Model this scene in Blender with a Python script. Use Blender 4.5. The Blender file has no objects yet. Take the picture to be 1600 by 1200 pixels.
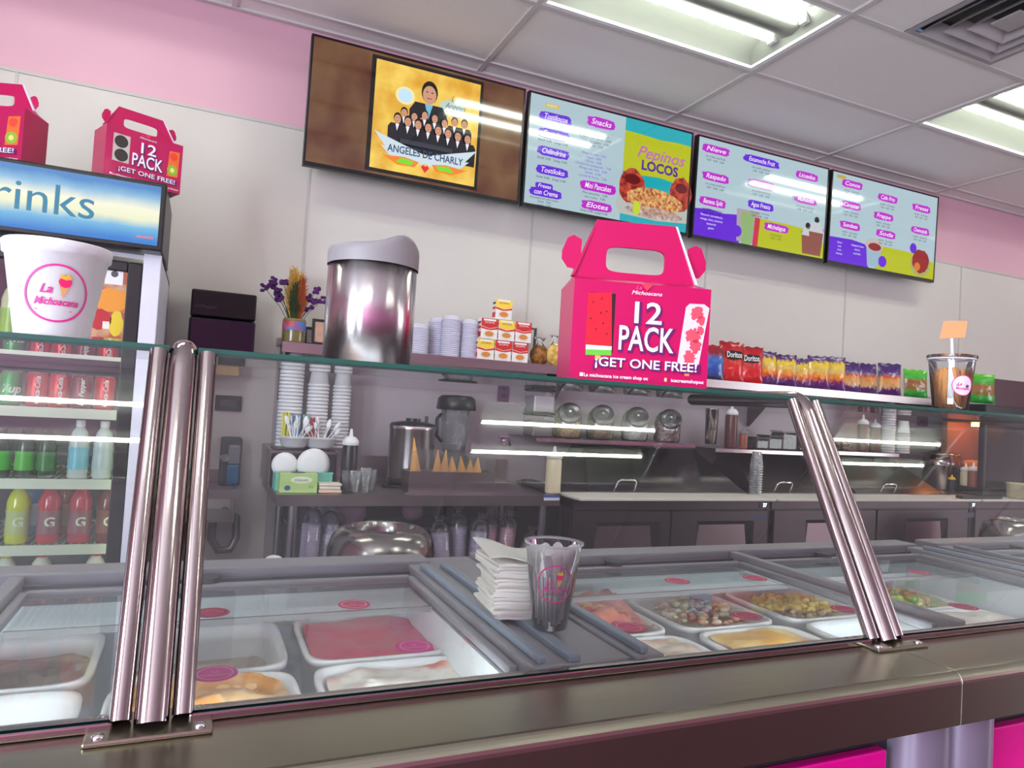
import bpy, math, random
from mathutils import Vector, Matrix
R = math.radians
random.seed(7)
scene = bpy.context.scene
EYE = 1.29            # camera height; helpers below use heights measured from it
# ------------------------------------------------------------------ camera
cd = bpy.data.cameras.new('camera'); cam = bpy.data.objects.new('camera', cd)
scene.collection.objects.link(cam); scene.camera = cam
F = 1105.0
cd.sensor_fit = 'HORIZONTAL'; cd.sensor_width = 36.0; cd.lens = F/1600*36.0
cd.clip_start = .02; cd.clip_end = 100
ax = Vector((2500, 187, F)).normalized()
ay = Vector((-(F*F+187*8)/2500, 8, F)).normalized()
ay = (ay-ax*ay.dot(ax)).normalized()
az = ax.cross(ay)
if az.y > 0: az = -az
rows = (ax, ay, az)
# world = rows * (right, down, forward)
right = Vector([r[0] for r in rows]); up = -Vector([r[1] for r in rows]); back = -Vector([r[2] for r in rows])
cam.matrix_world = Matrix(((right.x, up.x, back.x, 0), (right.y, up.y, back.y, 0), (right.z, up.z, back.z, EYE), (0, 0, 0, 1)))

def at(u, v, y):
    c = Vector((u-800, v-600, F)); r = Vector([q.dot(c) for q in rows]); k = y/r.y
    return r.x*k, r.z*k+EYE
# ------------------------------------------------------------------ world, light, exposure
w = bpy.data.worlds.new('sky'); scene.world = w; w.use_nodes = True
nt = w.node_tree; nt.nodes.clear()
bg = nt.nodes.new('ShaderNodeBackground'); ow = nt.nodes.new('ShaderNodeOutputWorld')
sk = nt.nodes.new('ShaderNodeTexSky'); sk.sky_type = 'HOSEK_WILKIE'; sk.turbidity = 4
sk.sun_direction = (0.3, -0.4, 0.85)
nt.links.new(sk.outputs[0], bg.inputs[0]); bg.inputs[1].default_value = 1.0
nt.links.new(bg.outputs[0], ow.inputs[0])
scene.view_settings.view_transform = 'Standard'; scene.view_settings.look = 'None'
scene.view_settings.exposure = 0.86; scene.view_settings.gamma = 1.0
scene.view_settings.use_curve_mapping = False
scene.cycles.transparent_max_bounces = 40
scene.cycles.max_bounces = 14; scene.cycles.diffuse_bounces = 5; scene.cycles.glossy_bounces = 6
TUBE = 30.0          # emission of the fluorescent lamps
def area(name, loc, rot, sx, sy, power, col):
    l = bpy.data.lights.new(name, 'AREA'); l.shape = 'RECTANGLE'; l.size = sx; l.size_y = sy
    l.energy = power; l.color = col
    o = bpy.data.objects.new(name, l); o.location = loc; o.rotation_euler = rot
    scene.collection.objects.link(o); return o
# daylight coming through the shop windows on the customers' left
for y in (-2.5, -.55):
    area('window_or_fill_light', (-2.52, y, 1.55), (R(90), 0, R(-90)), 1.0, 2.1, 92, (.78, .91, 1.0))
area('window_or_fill_light', (8.12, -1.2, 1.6), (R(90), 0, R(90)), 2.2, 2.0, 55, (.90, .95, 1.0))  # fill light added on the right, set in an invented window

# ------------------------------------------------------------------ materials
def lin(c):
    o = []
    for v in c[:3]:
        v = v/255.0; o.append(v/12.92 if v <= .04045 else ((v+.055)/1.055)**2.4)
    return (*o, 1.0)
MATS = {}
def mat(name, col, rough=.5, metal=0, var=.05, nscale=12, emit=None, estr=0, spec=.5, stretch=None, bump=0, trans=0, ior=1.45, coat=0, sss=0, col2=None):
    if name in MATS: return MATS[name]
    m = bpy.data.materials.new(name); m.use_nodes = True; n = m.node_tree; b = n.nodes['Principled BSDF']
    b.inputs['Base Color'].default_value = lin(col); b.inputs['Roughness'].default_value = rough
    b.inputs['Metallic'].default_value = metal; b.inputs['Specular IOR Level'].default_value = spec
    b.inputs['Coat Weight'].default_value = coat; b.inputs['Coat Roughness'].default_value = .08
    if trans: b.inputs['Transmission Weight'].default_value = trans; b.inputs['IOR'].default_value = ior
    if emit is not None:
        b.inputs['Emission Color'].default_value = lin(emit); b.inputs['Emission Strength'].default_value = estr
    if var or bump:
        tc = n.nodes.new('ShaderNodeTexCoord'); mp = n.nodes.new('ShaderNodeMapping'); nz = n.nodes.new('ShaderNodeTexNoise')
        mp.inputs['Scale'].default_value = stretch or (1, 1, 1)
        nz.inputs['Scale'].default_value = nscale; nz.inputs['Detail'].default_value = 4
        n.links.new(tc.outputs['Object'], mp.inputs[0]); n.links.new(mp.outputs[0], nz.inputs['Vector'])
        if var:
            mx = n.nodes.new('ShaderNodeMix'); mx.data_type = 'RGBA'
            a = lin(col); d = lin(col2) if col2 else None
            mx.inputs['A'].default_value = tuple(min(1, v*(1-var)) for v in a[:3])+(1,) if not d else a
            mx.inputs['B'].default_value = d if d else tuple(min(1, v*(1+var)) for v in a[:3])+(1,)
            if d:
                rp = n.nodes.new('ShaderNodeValToRGB'); rp.color_ramp.elements[0].position = .42; rp.color_ramp.elements[1].position = .58
                n.links.new(nz.outputs['Fac'], rp.inputs[0]); n.links.new(rp.outputs[0], mx.inputs['Factor'])
            else: n.links.new(nz.outputs['Fac'], mx.inputs['Factor'])
            n.links.new(mx.outputs['Result'], b.inputs['Base Color'])
            if emit is not None and emit == col: n.links.new(mx.outputs['Result'], b.inputs['Emission Color'])
        if bump:
            bp = n.nodes.new('ShaderNodeBump'); bp.inputs['Strength'].default_value = bump; bp.inputs['Distance'].default_value = .01
            n.links.new(nz.outputs['Fac'], bp.inputs['Height']); n.links.new(bp.outputs[0], b.inputs['Normal'])
    MATS[name] = m; return m
def paint(col, rough=.45): return mat('paint_%d_%d_%d_%d' % (*col, int(rough*100)), col, rough, var=.04, nscale=30)
def glow(col, s=1.0):      # a lit screen colour, under the screen's glossy face
    s *= .66
    return mat('screen_%d_%d_%d_%d' % (*col, int(s*100)), (8, 8, 10), .07, var=0, emit=col, estr=s, spec=1.0)
def glass(name, tint=(.93, .97, .95), rough=.0, refl=1.0, dirt=0):
    if name in MATS: return MATS[name]
    m = bpy.data.materials.new(name); m.use_nodes = True; n = m.node_tree; n.nodes.clear()
    o = n.nodes.new('ShaderNodeOutputMaterial'); t = n.nodes.new('ShaderNodeBsdfTransparent'); g = n.nodes.new('ShaderNodeBsdfGlossy')
    fr = n.nodes.new('ShaderNodeFresnel'); fr.inputs[0].default_value = 1.5; mx = n.nodes.new('ShaderNodeMixShader')
    t.inputs[0].default_value = (*tint, 1); g.inputs['Roughness'].default_value = rough
    mul = n.nodes.new('ShaderNodeMath'); mul.operation = 'MULTIPLY'; mul.inputs[1].default_value = refl; mul.use_clamp = True
    n.links.new(fr.outputs[0], mul.inputs[0]); n.links.new(mul.outputs[0], mx.inputs[0])
    n.links.new(t.outputs[0], mx.inputs[1]); n.links.new(g.outputs[0], mx.inputs[2])
    last = mx
    if dirt:   # finger smears and dust as a thin diffuse film
        d = n.nodes.new('ShaderNodeBsdfDiffuse'); d.inputs[0].default_value = (.8, .8, .8, 1)
        nz = n.nodes.new('ShaderNodeTexNoise'); nz.inputs['Scale'].default_value = 6
        mr = n.nodes.new('ShaderNodeMapRange'); mr.inputs[3].default_value = 0; mr.inputs[4].default_value = dirt
        m2 = n.nodes.new('ShaderNodeMixShader')
        n.links.new(nz.outputs['Fac'], mr.inputs[0]); n.links.new(mr.outputs[0], m2.inputs[0])
        n.links.new(mx.outputs[0], m2.inputs[1]); n.links.new(d.outputs[0], m2.inputs[2]); last = m2
    n.links.new(last.outputs[0], o.inputs[0]); MATS[name] = m; return m

STEEL = mat('brushed_steel', (168, 160, 160), .30, 1, var=.08, nscale=5, stretch=(1, 40, 40))
LEDGE = mat('ledge_steel', (164, 160, 142), .26, 1, var=.07, nscale=4, stretch=(1, 30, 1))
STEELV = mat('polished_steel', (168, 154, 154), .14, 1, var=.05, nscale=30, stretch=(1, 1, .02))
def vertical_brush(name, col, rough, an):
    m = mat(name, col, rough, 1, var=.05, nscale=30, stretch=(1, 1, .02)); n = m.node_tree; b = n.nodes['Principled BSDF']
    b.inputs['Anisotropic'].default_value = an; b.inputs['Anisotropic Rotation'].default_value = .25; t = n.nodes.new('ShaderNodeTangent'); t.direction_type = 'RADIAL'; t.axis = 'Z'
    n.links.new(t.outputs[0], b.inputs['Tangent']); return m
BRUSHV = vertical_brush('vertical_brushed_steel', (208, 198, 202), .24, .9)
DARKST = mat('dark_steel', (120, 112, 114), .34, 1, var=.08, nscale=5, stretch=(1, 40, 40))
CHROME = mat('chrome', (220, 220, 222), .08, 1, var=0)
BLACK = mat('black_plastic', (16, 15, 18), .35, var=.1)
DGREY = mat('dark_grey', (60, 58, 62), .5)
GREY = mat('grey_plastic', (134, 132, 136), .5)
FRZ = mat('freezer_frame', (150, 150, 156), .4, var=.05)
FRZB = mat('freezer_rail', (140, 156, 172), .35, var=.05)
WHITE = mat('white_plastic', (232, 230, 232), .4)
LINER = mat('freezer_liner', (226, 232, 234), .45, var=.06)
FOAM = mat('foam', (216, 213, 217), .7, var=.03, nscale=80, bump=.05)
PAPER = mat('napkin_paper', (244, 242, 236), .85, var=.03, nscale=40)
PINKW = mat('pink_wall_paint', (216, 170, 186), .7, var=.05, nscale=2)
FRP = mat('white_wall_panel', (205, 200, 195), .5, var=.04, nscale=3)
TRIMW = mat('panel_trim', (188, 184, 180), .5)
TILE = mat('ceiling_tile', (236, 231, 229), .9, var=.05, nscale=160, bump=.15)
GRID = mat('ceiling_grid', (205, 200, 198), .5)
MAG = mat('magenta_card', (190, 4, 86), .34, var=.04, nscale=3, coat=.15)
MAGP = mat('magenta_panel', (226, 0, 140), .22, var=.04, nscale=3, coat=.3)
MAGD = mat('magenta_print', (222, 40, 140), .5)
GLASS = glass('clear_glass', (.95, .975, .965), 0, 1.0, .03)
GUARD = glass('guard_glass', (.95, .975, .965), 0, 1.25, .02)
LIDGL = glass('lid_glass', (.95, .975, .985), .02, .8, .08)
CLEARP = glass('clear_plastic', (.96, .96, .97), .04, 1.1, .08)
EDGE = mat('green_glass_edge', (36, 84, 74), .12, var=.1, nscale=8)
# ------------------------------------------------------------------ mesh builder
class MB:
    def __init__(s): s.v = []; s.f = []; s.m = []; s.mats = []; s.sm = []
    def mi(s, m):
        if m not in s.mats: s.mats.append(m)
        return s.mats.index(m)
    def add(s, vs, fs, m, smooth=False):
        o = len(s.v); k = s.mi(m); s.v += [tuple(p) for p in vs]
        for q in fs: s.f.append([o+i for i in q]); s.m.append(k); s.sm.append(smooth)
        return s
    def box(s, a, b, m):
        x0, y0, z0 = a; x1, y1, z1 = b
        v = [(x0, y0, z0), (x1, y0, z0), (x1, y1, z0), (x0, y1, z0), (x0, y0, z1), (x1, y0, z1), (x1, y1, z1), (x0, y1, z1)]
        return s.add(v, [(0, 3, 2, 1), (4, 5, 6, 7), (0, 1, 5, 4), (1, 2, 6, 5), (2, 3, 7, 6), (3, 0, 4, 7)], m)
    def prism(s, poly, ax, a, b, m):     # poly of 2D points extruded along axis ax from a to b
        def P(p, t): return (t, p[0], p[1]) if ax == 'x' else ((p[0], t, p[1]) if ax == 'y' else (p[0], p[1], t))
        n = len(poly); v = [P(p, a) for p in poly]+[P(p, b) for p in poly]
        f = [tuple(range(n))[::-1], tuple(range(n, 2*n))]+[(i, (i+1) % n, n+(i+1) % n, n+i) for i in range(n)]
        return s.add(v, f, m)
    def lathe(s, prof, m, c=(0, 0, 0), n=24, axis='z', smooth=True):
        v = []; f = []
        for r, z in prof:
            for i in range(n):
                t = 2*math.pi*i/n; p = (r*math.cos(t), r*math.sin(t), z)
                if axis == 'y': p = (p[0], p[2], p[1])
                if axis == 'x': p = (p[2], p[0], p[1])
                v.append((c[0]+p[0], c[1]+p[1], c[2]+p[2]))
        for j in range(len(prof)-1):
            for i in range(n): k = (i+1) % n; f.append((j*n+i, j*n+k, (j+1)*n+k, (j+1)*n+i))
        return s.add(v, f, m, smooth)
    def cyl(s, c, r, h, m, n=20, axis='z', r1=None):
        r1 = r if r1 is None else r1
        s.lathe([(0, 0), (r, 0)], m, c, n, axis, False); s.lathe([(r, 0), (r1, h)], m, c, n, axis); return s.lathe([(r1, h), (0, h)], m, c, n, axis, False)
    def tube(s, pts, r, m, n=10, caps=True):
        pts = [Vector(p) for p in pts]; v = []; f = []; rr = r if isinstance(r, (list, tuple)) else [r]*len(pts)
        d0 = (pts[1]-pts[0]).normalized(); a = d0.orthogonal().normalized()
        for i, p in enumerate(pts):
            d = (pts[min(i+1, len(pts)-1)]-pts[max(i-1, 0)]).normalized()
            a = (a-d*a.dot(d)).normalized(); b = d.cross(a)
            for k in range(n):
                t = 2*math.pi*k/n; v.append(p+(a*math.cos(t)+b*math.sin(t))*rr[i])
        for j in range(len(pts)-1):
            for i in range(n): k = (i+1) % n; f.append((j*n+i, j*n+k, (j+1)*n+k, (j+1)*n+i))
        s.add(v, f, m, True)
        if caps:
            N = len(pts)
            s.add(v[:n], [tuple(range(n))[::-1]], m); s.add(v[-n:], [tuple(range(n))], m)
        return s
    def ball(s, c, r, m, n=12, k=8, sc=(1, 1, 1)):
        v = []; f = []
        for j in range(k+1):
            t = math.pi*j/k
            for i in range(n):
                q = 2*math.pi*i/n; v.append((c[0]+sc[0]*r*math.sin(t)*math.cos(q), c[1]+sc[1]*r*math.sin(t)*math.sin(q), c[2]-sc[2]*r*math.cos(t)))
        for j in range(k):
            for i in range(n): q = (i+1) % n; f.append((j*n+i, j*n+q, (j+1)*n+q, (j+1)*n+i))
        return s.add(v, f, m, True)
    def build(s, name, parent=None, loc=None, rot=None, bevel=0, seg=2):
        me = bpy.data.meshes.new(name); me.from_pydata([tuple(p) for p in s.v], [], s.f); 
        for m in s.mats: me.materials.append(m)
        me.polygons.foreach_set('material_index', s.m); me.polygons.foreach_set('use_smooth', s.sm); me.update()
        o = bpy.data.objects.new(name, me); scene.collection.objects.link(o)
        if parent: o.parent = parent
        if loc: o.location = loc
        if rot: o.rotation_euler = rot
        if bevel:
            b = o.modifiers.new('bevel', 'BEVEL'); b.width = bevel; b.segments = seg; b.limit_method = 'ANGLE'; b.angle_limit = R(40)
        return o
def tag(o, label=None, cat=None, group=None, kind=None):
    if label: o['label'] = label
    if cat: o['category'] = cat
    if group: o['group'] = group
    if kind: o['kind'] = kind
    return o
def thing(name, label, cat, loc=(0, 0, 0), rz=0, group=None, rot=None):
    o = bpy.data.objects.new(name, None); scene.collection.objects.link(o); o.empty_display_size = .05
    o.location = loc; o.rotation_euler = rot if rot else (0, 0, rz); return tag(o, label, cat, group)
def struct(o): return tag(o, kind='structure')
def dup(o, loc=None, rz=None, label=None, group=None, parent=None, rot=None):
    kids = list(o.children); c = o.copy(); scene.collection.objects.link(c)
    if parent: c.parent = parent
    if loc: c.location = loc
    if rz is not None: c.rotation_euler = (0, 0, rz)
    if rot: c.rotation_euler = rot
    if label: c['label'] = label
    if group: c['group'] = group
    for k in kids: dup(k, parent=c)
    return c
def first_or_dup(cache, key, fn, loc, rz=0, label=None, group=None, rot=None):
    if key not in cache:
        o = fn(); cache[key] = o
        o.location = loc; o.rotation_euler = rot if rot else (0, 0, rz)
        if label: o['label'] = label
        if group: o['group'] = group
        return o
    return dup(cache[key], loc, rz, label, group, rot=rot)
CACHE = {}
# ------------------------------------------------------------------ flat print (lettering, pictures)
TXT = {}
def text_mesh(body, shear=0, bold=0, res=3):
    k = (body, shear, bold)
    if k in TXT: return TXT[k]
    c = bpy.data.curves.new('t', 'FONT'); c.body = body; c.size = 1; c.shear = shear; c.offset = bold
    c.align_x = 'CENTER'; c.align_y = 'CENTER'; c.resolution_u = res; c.space_line = .95
    o = bpy.data.objects.new('t', c); scene.collection.objects.link(o)
    dg = bpy.context.evaluated_depsgraph_get(); me = bpy.data.meshes.new_from_object(o.evaluated_get(dg))
    r = ([tuple(v.co) for v in me.vertices], [tuple(p.vertices) for p in me.polygons])
    bpy.data.objects.remove(o); bpy.data.curves.remove(c); bpy.data.meshes.remove(me)
    TXT[k] = r; return r
class Print:
    """2D print; fn(u, v, lift) maps to 3D; every shape lies a hair above the one before"""
    def __init__(s, fn, step=.0003): s.mb = MB(); s.fn = fn; s.l = 0; s.step = step
    def lift(s): s.l += s.step; return s
    def poly(s, pts, m): s.mb.add([s.fn(u, v, s.l) for u, v in pts], [tuple(range(len(pts)))], m); return s
    def rect(s, u0, v0, u1, v1, m): return s.poly([(u0, v0), (u1, v0), (u1, v1), (u0, v1)], m)
    def text(s, body, u, v, size, m, w=1.0, shear=0, bold=0, rot=0, width=None):
        vs, fs = text_mesh(body, shear, bold)
        if width:
            xs = [p[0] for p in vs]; w = width/((max(xs)-min(xs))*size)
        cr, sr = math.cos(rot), math.sin(rot)
        out = []
        for p in vs:
            a = p[0]*size*w; b = p[1]*size; out.append(s.fn(u+a*cr-b*sr, v+a*sr+b*cr, s.l))
        s.mb.add(out, fs, m); return s
    def disc(s, u, v, r, m, rv=None, n=28):
        rv = rv or r; return s.poly([(u+r*math.cos(2*math.pi*i/n), v+rv*math.sin(2*math.pi*i/n)) for i in range(n)], m)
    def ring(s, u, v, r, w, m, n=40):
        vs = []; fs = []
        for i in range(n):
            t = 2*math.pi*i/n; vs += [s.fn(u+(r-w)*math.cos(t), v+(r-w)*math.sin(t), s.l), s.fn(u+r*math.cos(t), v+r*math.sin(t), s.l)]
        for i in range(n): k = (i+1) % n; fs.append((2*i, 2*i+1, 2*k+1, 2*k))
        s.mb.add(vs, fs, m); return s
    def blob(s, u, v, a, b, m, seed=1, n=26, rough=.12, sq=1.0):   # brushed patch
        rd = random.Random(seed); pts = []
        for i in range(n):
            t = 2*math.pi*i/n; k = 1+rough*(rd.random()-.5)
            cu, cv = math.cos(t), math.sin(t)
            pts.append((u+a*k*math.copysign(abs(cu)**sq, cu), v+b*k*math.copysign(abs(cv)**sq, cv)))
        return s.poly(pts, m)
    def build(s, name, parent): return s.mb.build(name, parent)
def logo(p, u, v, R_, col, ring=True, cone=True):
    sc = R_
    if ring: p.ring(u, v, R_, R_*.07, col, 48)
    p.text('La', u-.34*sc, v+.12*sc, .42*sc, col, shear=.3, bold=.02)
    p.text('Michoacana', u, v-.30*sc, .36*sc, col, shear=.35, bold=.02, width=1.35*sc)
    p.rect(u-.62*sc, v-.60*sc, u+.5*sc, v-.57*sc, col)
    if cone:
        p.lift()
        p.poly([(u+.04*sc, v+.36*sc), (u+.18*sc, v-.16*sc), (u+.40*sc, v+.32*sc)], paint((222, 160, 104)))
        p.lift(); p.blob(u+.23*sc, v+.40*sc, .20*sc, .18*sc, paint((230, 36, 110)), 3)
        p.lift(); p.poly([(u+.06*sc, v+.52*sc), (u+.10*sc, v+.68*sc), (u+.2*sc, v+.6*sc), (u+.3*sc, v+.7*sc), (u+.42*sc, v+.52*sc), (u+.25*sc, v+.47*sc)], paint((244, 176, 60)))

# ================================================================== THE ROOM
XL, XR, YB, YF, H = -2.6, 8.2, 3.55, -3.5, EYE+1.79
ZP = EYE+1.285        # top of the white panels
f = MB(); f.box((XL, YF, -.05), (XR, YB, 0), mat('floor_tile', (72, 46, 54), .35, var=.15, nscale=3)); struct(f.build('floor'))
# back wall with its white panels
wb = struct(MB().box((XL, YB+.004, 0), (XR, YB+.12, H+.1), PINKW).build('wall_back'))
seams = [-.222*3.55+1.2095*i for i in range(-1, 8)]
proto = None
for i in range(-2, 7):
    x0 = -.788+1.2085*i
    a, b = max(x0+.003, XL+.01), min(x0+1.2055, XR-.01)
    m = MB().box((a, YB-.003, .1), (b, YB+.004, ZP), FRP).build('wall_panel', wb)
for i in range(-1, 7):
    x0 = -.788+1.2085*i
    MB().box((x0-.006, YB-.006, .1), (x0+.006, YB+.002, ZP), TRIMW).build('seam_trim', wb)
MB().box((XL, YB-.008, ZP-.004), (XR, YB+.002, ZP+.010), TRIMW).build('top_trim', wb)
# stainless sheet on the far right of the back wall
sx0 = at(1530, 583, 3.53)[0]
MB().box((sx0, YB-.010, .9), (XR-.1, YB-.0035, EYE+.455), DARKST).build('steel_sheet', wb)
MB().box((.33, YB-.008, .5), (sx0-.005, YB-.0035, EYE+.18), mat('splash_sheet', (176, 164, 170), .4, var=.05)).build('splash_panel', wb)
wr = MB(); ro = (-2.35, -.05)
for a, b, z0, z1 in ((YF, ro[0], 0, H+.1), (ro[1], YB, 0, H+.1), (ro[0], ro[1], 0, .55), (ro[0], ro[1], 2.65, H+.1)): wr.box((XR, a, z0), (XR+.12, b, z1), PINKW)
struct(wr.build('wall_right'))
wn = struct(MB().box((XR+.04, ro[0], .55), (XR+.10, ro[0]+.05, 2.65), BLACK).box((XR+.04, ro[1]-.05, .55), (XR+.10, ro[1], 2.65), BLACK).box((XR+.04, ro[0]+.05, .55), (XR+.10, ro[1]-.05, .60), BLACK).box((XR+.04, ro[0]+.05, 2.60), (XR+.10, ro[1]-.05, 2.65), BLACK).build('window_3'))  # invented window, added out of view to hold the right-hand fill light
MB().box((XR+.069, ro[0]+.05, .60), (XR+.075, ro[1]-.05, 2.60), GLASS).build('pane', wn)
FPINK = mat('pink_front_wall', (190, 112, 154), .7, var=.05, nscale=2)
struct(MB().box((XL, YF-.12, 0), (XR, YF, H+.1), FPINK).build('wall_front'))
# left wall with two tall shop windows
wf = MB(); ops = [(-3.05, -1.95), (-1.10, .0)]
ys = [YF]+[q for o in ops for q in o]+[YB]
for i in range(0, len(ys), 2): wf.box((XL-.12, ys[i], 0), (XL, ys[i+1], H+.1), PINKW)
for a, b in ops: wf.box((XL-.12, a, 0), (XL, b, .45), PINKW); wf.box((XL-.12, a, 2.65), (XL, b, H+.1), PINKW)
struct(wf.build('wall_left'))
for i, (a, b) in enumerate(ops):
    wn = MB(); x0, x1 = XL-.10, XL-.04
    wn.box((x0, a, .45), (x1, a+.05, 2.65), BLACK).box((x0, b-.05, .45), (x1, b, 2.65), BLACK).box((x0, a+.05, .45), (x1, b-.05, .50), BLACK).box((x0, a+.05, 2.60), (x1, b-.05, 2.65), BLACK)
    wn = struct(wn.build('window_%d' % (i+1)))
    MB().box((XL-.075, a+.05, .50), (XL-.069, b-.05, 2.60), GLASS).build('pane', wn)
# ceiling: grid of T bars, one object per tile
cg = MB(); gx = [.03+1.22*i for i in range(-2, 7)]; gy = [2.805+.61*i for i in range(-10, 3)]
for x in gx:
    if XL < x < XR: cg.box((x-.012, YF, H-.004), (x+.012, YB, H+.03), GRID)
for y in gy:
    if YF < y < YB: cg.box((XL, y-.012, H-.003), (XR, y+.012, H+.03), GRID)
cg.box((XL, YB-.025, H-.006), (XR, YB, H+.03), GRID)
ceil = struct(cg.build('ceiling'))
LX = (-1.19, 1.25, 3.69, 6.13); LY = (2.195, -.855)
VENTS = [(2.47, 1.585)]
def taken(x, y):
    for a in LX:
        for b in LY:
            if abs(a-x) < .1 and abs(b-y) < .1: return True
    return any(abs(a-x) < .1 and abs(b-y) < .1 for a, b in VENTS)
tproto = None
gxa = [XL-1.0]+gx; gya = gy
for i in range(-3, 7):
    x = .03+1.22*i
    for j in range(-11, 2):
        y = 2.805+.61*j
        if taken(x, y): continue
        x0, x1, y0, y1 = max(x, XL)+.004, min(x+1.22, XR)-.004, max(y, YF)+.004, min(y+.61, YB)-.004
        if x1-x0 < .08 or y1-y0 < .04: continue
        full = (x1-x0 > 1.2 and y1-y0 > .6)
        if full and tproto:
            o = tproto.copy(); scene.collection.objects.link(o); o.location = (x0, y0, 0)
        else:
            o = MB().box((0, 0, H+.006), (x1-x0, y1-y0, H+.02), TILE).build('ceiling_tile', ceil, loc=(x0, y0, 0))
            if full: tproto = o
# troffers
LAMP = mat('fluorescent_lamp', (255, 255, 255), .4, var=0, emit=(246, 255, 240), estr=TUBE)
LENS = mat('lamp_basket', (236, 238, 228), .5, var=.03, emit=(246, 255, 236), estr=1.0)
REFL = mat('white_reflector', (124, 125, 119), .5, var=.02)
def troffer():
    t = thing('ceiling_light', 'recessed fluorescent ceiling light', 'ceiling light')
    L, W = 1.22, .61
    fr = MB()
    for a, b in (((.006, .006), (L-.006, .03)), ((.006, W-.03), (L-.006, W-.006)), ((.006, .03), (.03, W-.03)), ((L-.03, .03), (L-.006, W-.03))):
        fr.box((a[0], a[1], -.002), (b[0], b[1], .02), WHITE)
    fr.build('frame', t, bevel=.002)
    rf = MB()
    prof = [(.03, .012), (.05, .05), (.12, .085), (.215, .095), (.245, .045), (.305, .035), (.365, .045), (.395, .095), (.49, .085), (.56, .05), (.58, .012)]
    rf.add([(x, y, z) for x in (.03, L-.03) for y, z in prof], [(i, i+1, len(prof)+i+1, len(prof)+i) for i in range(len(prof)-1)], REFL, True)
    for x in (.03, L-.03):
        d = .05 if x < .5 else -.05
        rf.add([(x, .03, .012), (x, .58, .012), (x+d, .56, .10), (x+d, .05, .10)], [(0, 1, 2, 3)], REFL)
    rf.box((.02, .02, .105), (L-.02, W-.02, .12), GREY)
    rf.build('reflector', t)
    for y in (.205, .405):
        MB().cyl((.075, y, .052), .0105, L-.15, LAMP, 14, 'x').build('fluorescent_tube', t)
        MB().box((.05, y-.02, .04), (.075, y+.02, .09), WHITE).build('lamp_socket', t); MB().box((L-.075, y-.02, .04), (L-.05, y+.02, .09), WHITE).build('lamp_socket', t)
    return t
seen = {(1.25, 2.195): 'long recessed fluorescent light above the second menu screen', (3.69, 2.195): 'recessed fluorescent light at the right edge, past the ceiling vent'}
for x in LX:
    for y in LY:
        lb = seen.get((x, y), 'recessed fluorescent ceiling light outside the picture')
        first_or_dup(CACHE, 'troffer', troffer, (x, y, H), 0, lb, 'fluorescent lights in the ceiling grid')
# air diffuser
def vent(x, y):
    t = thing('ceiling_vent', 'square white stepped air diffuser in the ceiling', 'vent', (x+.61, y+.305, H))
    rings = [(.30, .0, .27, .0), (.255, -.012, .205, .03), (.19, -.016, .14, .028), (.125, -.018, .075, .026)]
    M_ = mat('vent_metal', (172, 166, 168), .45)
    for a, za, b, zb in rings:
        m = MB(); v = []
        for r, z in ((a, za), (b, zb), (b-.006, zb+.002), (a-.006, za+.004)): v += [(-r, -r, z), (r, -r, z), (r, r, z), (-r, r, z)]
        fs = []
        for k in range(4):
            for i in range(4): j = (i+1) % 4; fs.append((k*4+i, k*4+j, ((k+1) % 4)*4+j, ((k+1) % 4)*4+i))
        m.add(v, fs, M_).build('louvre', t)
    MB().box((-.06, -.06, -.012), (.06, .06, -.004), M_).build('centre_plate', t)
    MB().box((-.3, -.3, .05), (.3, .3, .06), DGREY).build('duct', t)
    MB().box((-.605, -.3, .002), (-.301, .3, .012), TILE).build('filler_plate', t); MB().box((.301, -.3, .002), (.605, .3, .012), TILE).build('filler_plate', t)
vent(*VENTS[0])

# ================================================================== MENU SCREENS
def screen(label, cx, w_=1.075, h_=.615, zc=EYE+1.375, tilt=1.2):
    t = thing('wall_television', label, 'television', (cx, 3.38, zc), group='screens in a row high on the wall', rot=(R(tilt), 0, 0))
    m = MB(); B = BLACK; hw, hh, bz = w_/2, h_/2, .011
    for a, b in (((-hw, -hh), (hw, -hh+.02)), ((-hw, hh-bz), (hw, hh)), ((-hw, -hh+.02), (-hw+bz, hh-bz)), ((hw-bz, -hh+.02), (hw, hh-bz))):
        m.box((a[0], -.006, a[1]), (b[0], .03, b[1]), B)
    m.build('bezel', t, bevel=.002)
    MB().box((-hw+.03, .031, -hh+.03), (hw-.03, .06, hh-.03), B).box((-.2, .06, -.15), (.2, .12, .15), B).build('casing', t, bevel=.01)
    return t, hw-bz, hh, bz
def pic(t, hw, hh, bz, basemat):
    MB().box((-hw, -.003, -hh+.02), (hw, .02, hh-bz), basemat).build('screen', t)
    W, Hh = 2*hw, 2*hh-.02-bz
    return Print(lambda u, v, l: (-hw+u*W, -.0034-l, -hh+.02+v*Hh))
YBL = (226, 196, 52)
SK = (196, 222, 232); S0 = .62
pale = glow(SK, S0); purp = glow((98, 26, 214), .8); mage = glow((188, 30, 200), .8); wht = glow((250, 245, 255), .8); ink = glow((40, 44, 80), .4)
yel = glow((206, 214, 0), .62); teal = glow((30, 190, 205), .62); pinkt = glow((204, 110, 190), .7)
def pill(p, u, v, txt, m, w_=.17, h_=.065):
    p.lift(); p.blob(u, v, w_/2, h_/2, m, hash(txt) % 97 if False else len(txt)*7+int(u*10), sq=.45, rough=.14)
    p.lift(); p.text(txt, u, v, h_*.80, wht, shear=.25, bold=.01, width=w_*.74)
def lines(p, u, v, txts, m=None, size=.030, dy=.036, w_=None):
    p.lift()
    for i, s in enumerate(txts):
        if s: p.text(s, u, v-i*dy, size, m or ink, w=.62)
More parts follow.
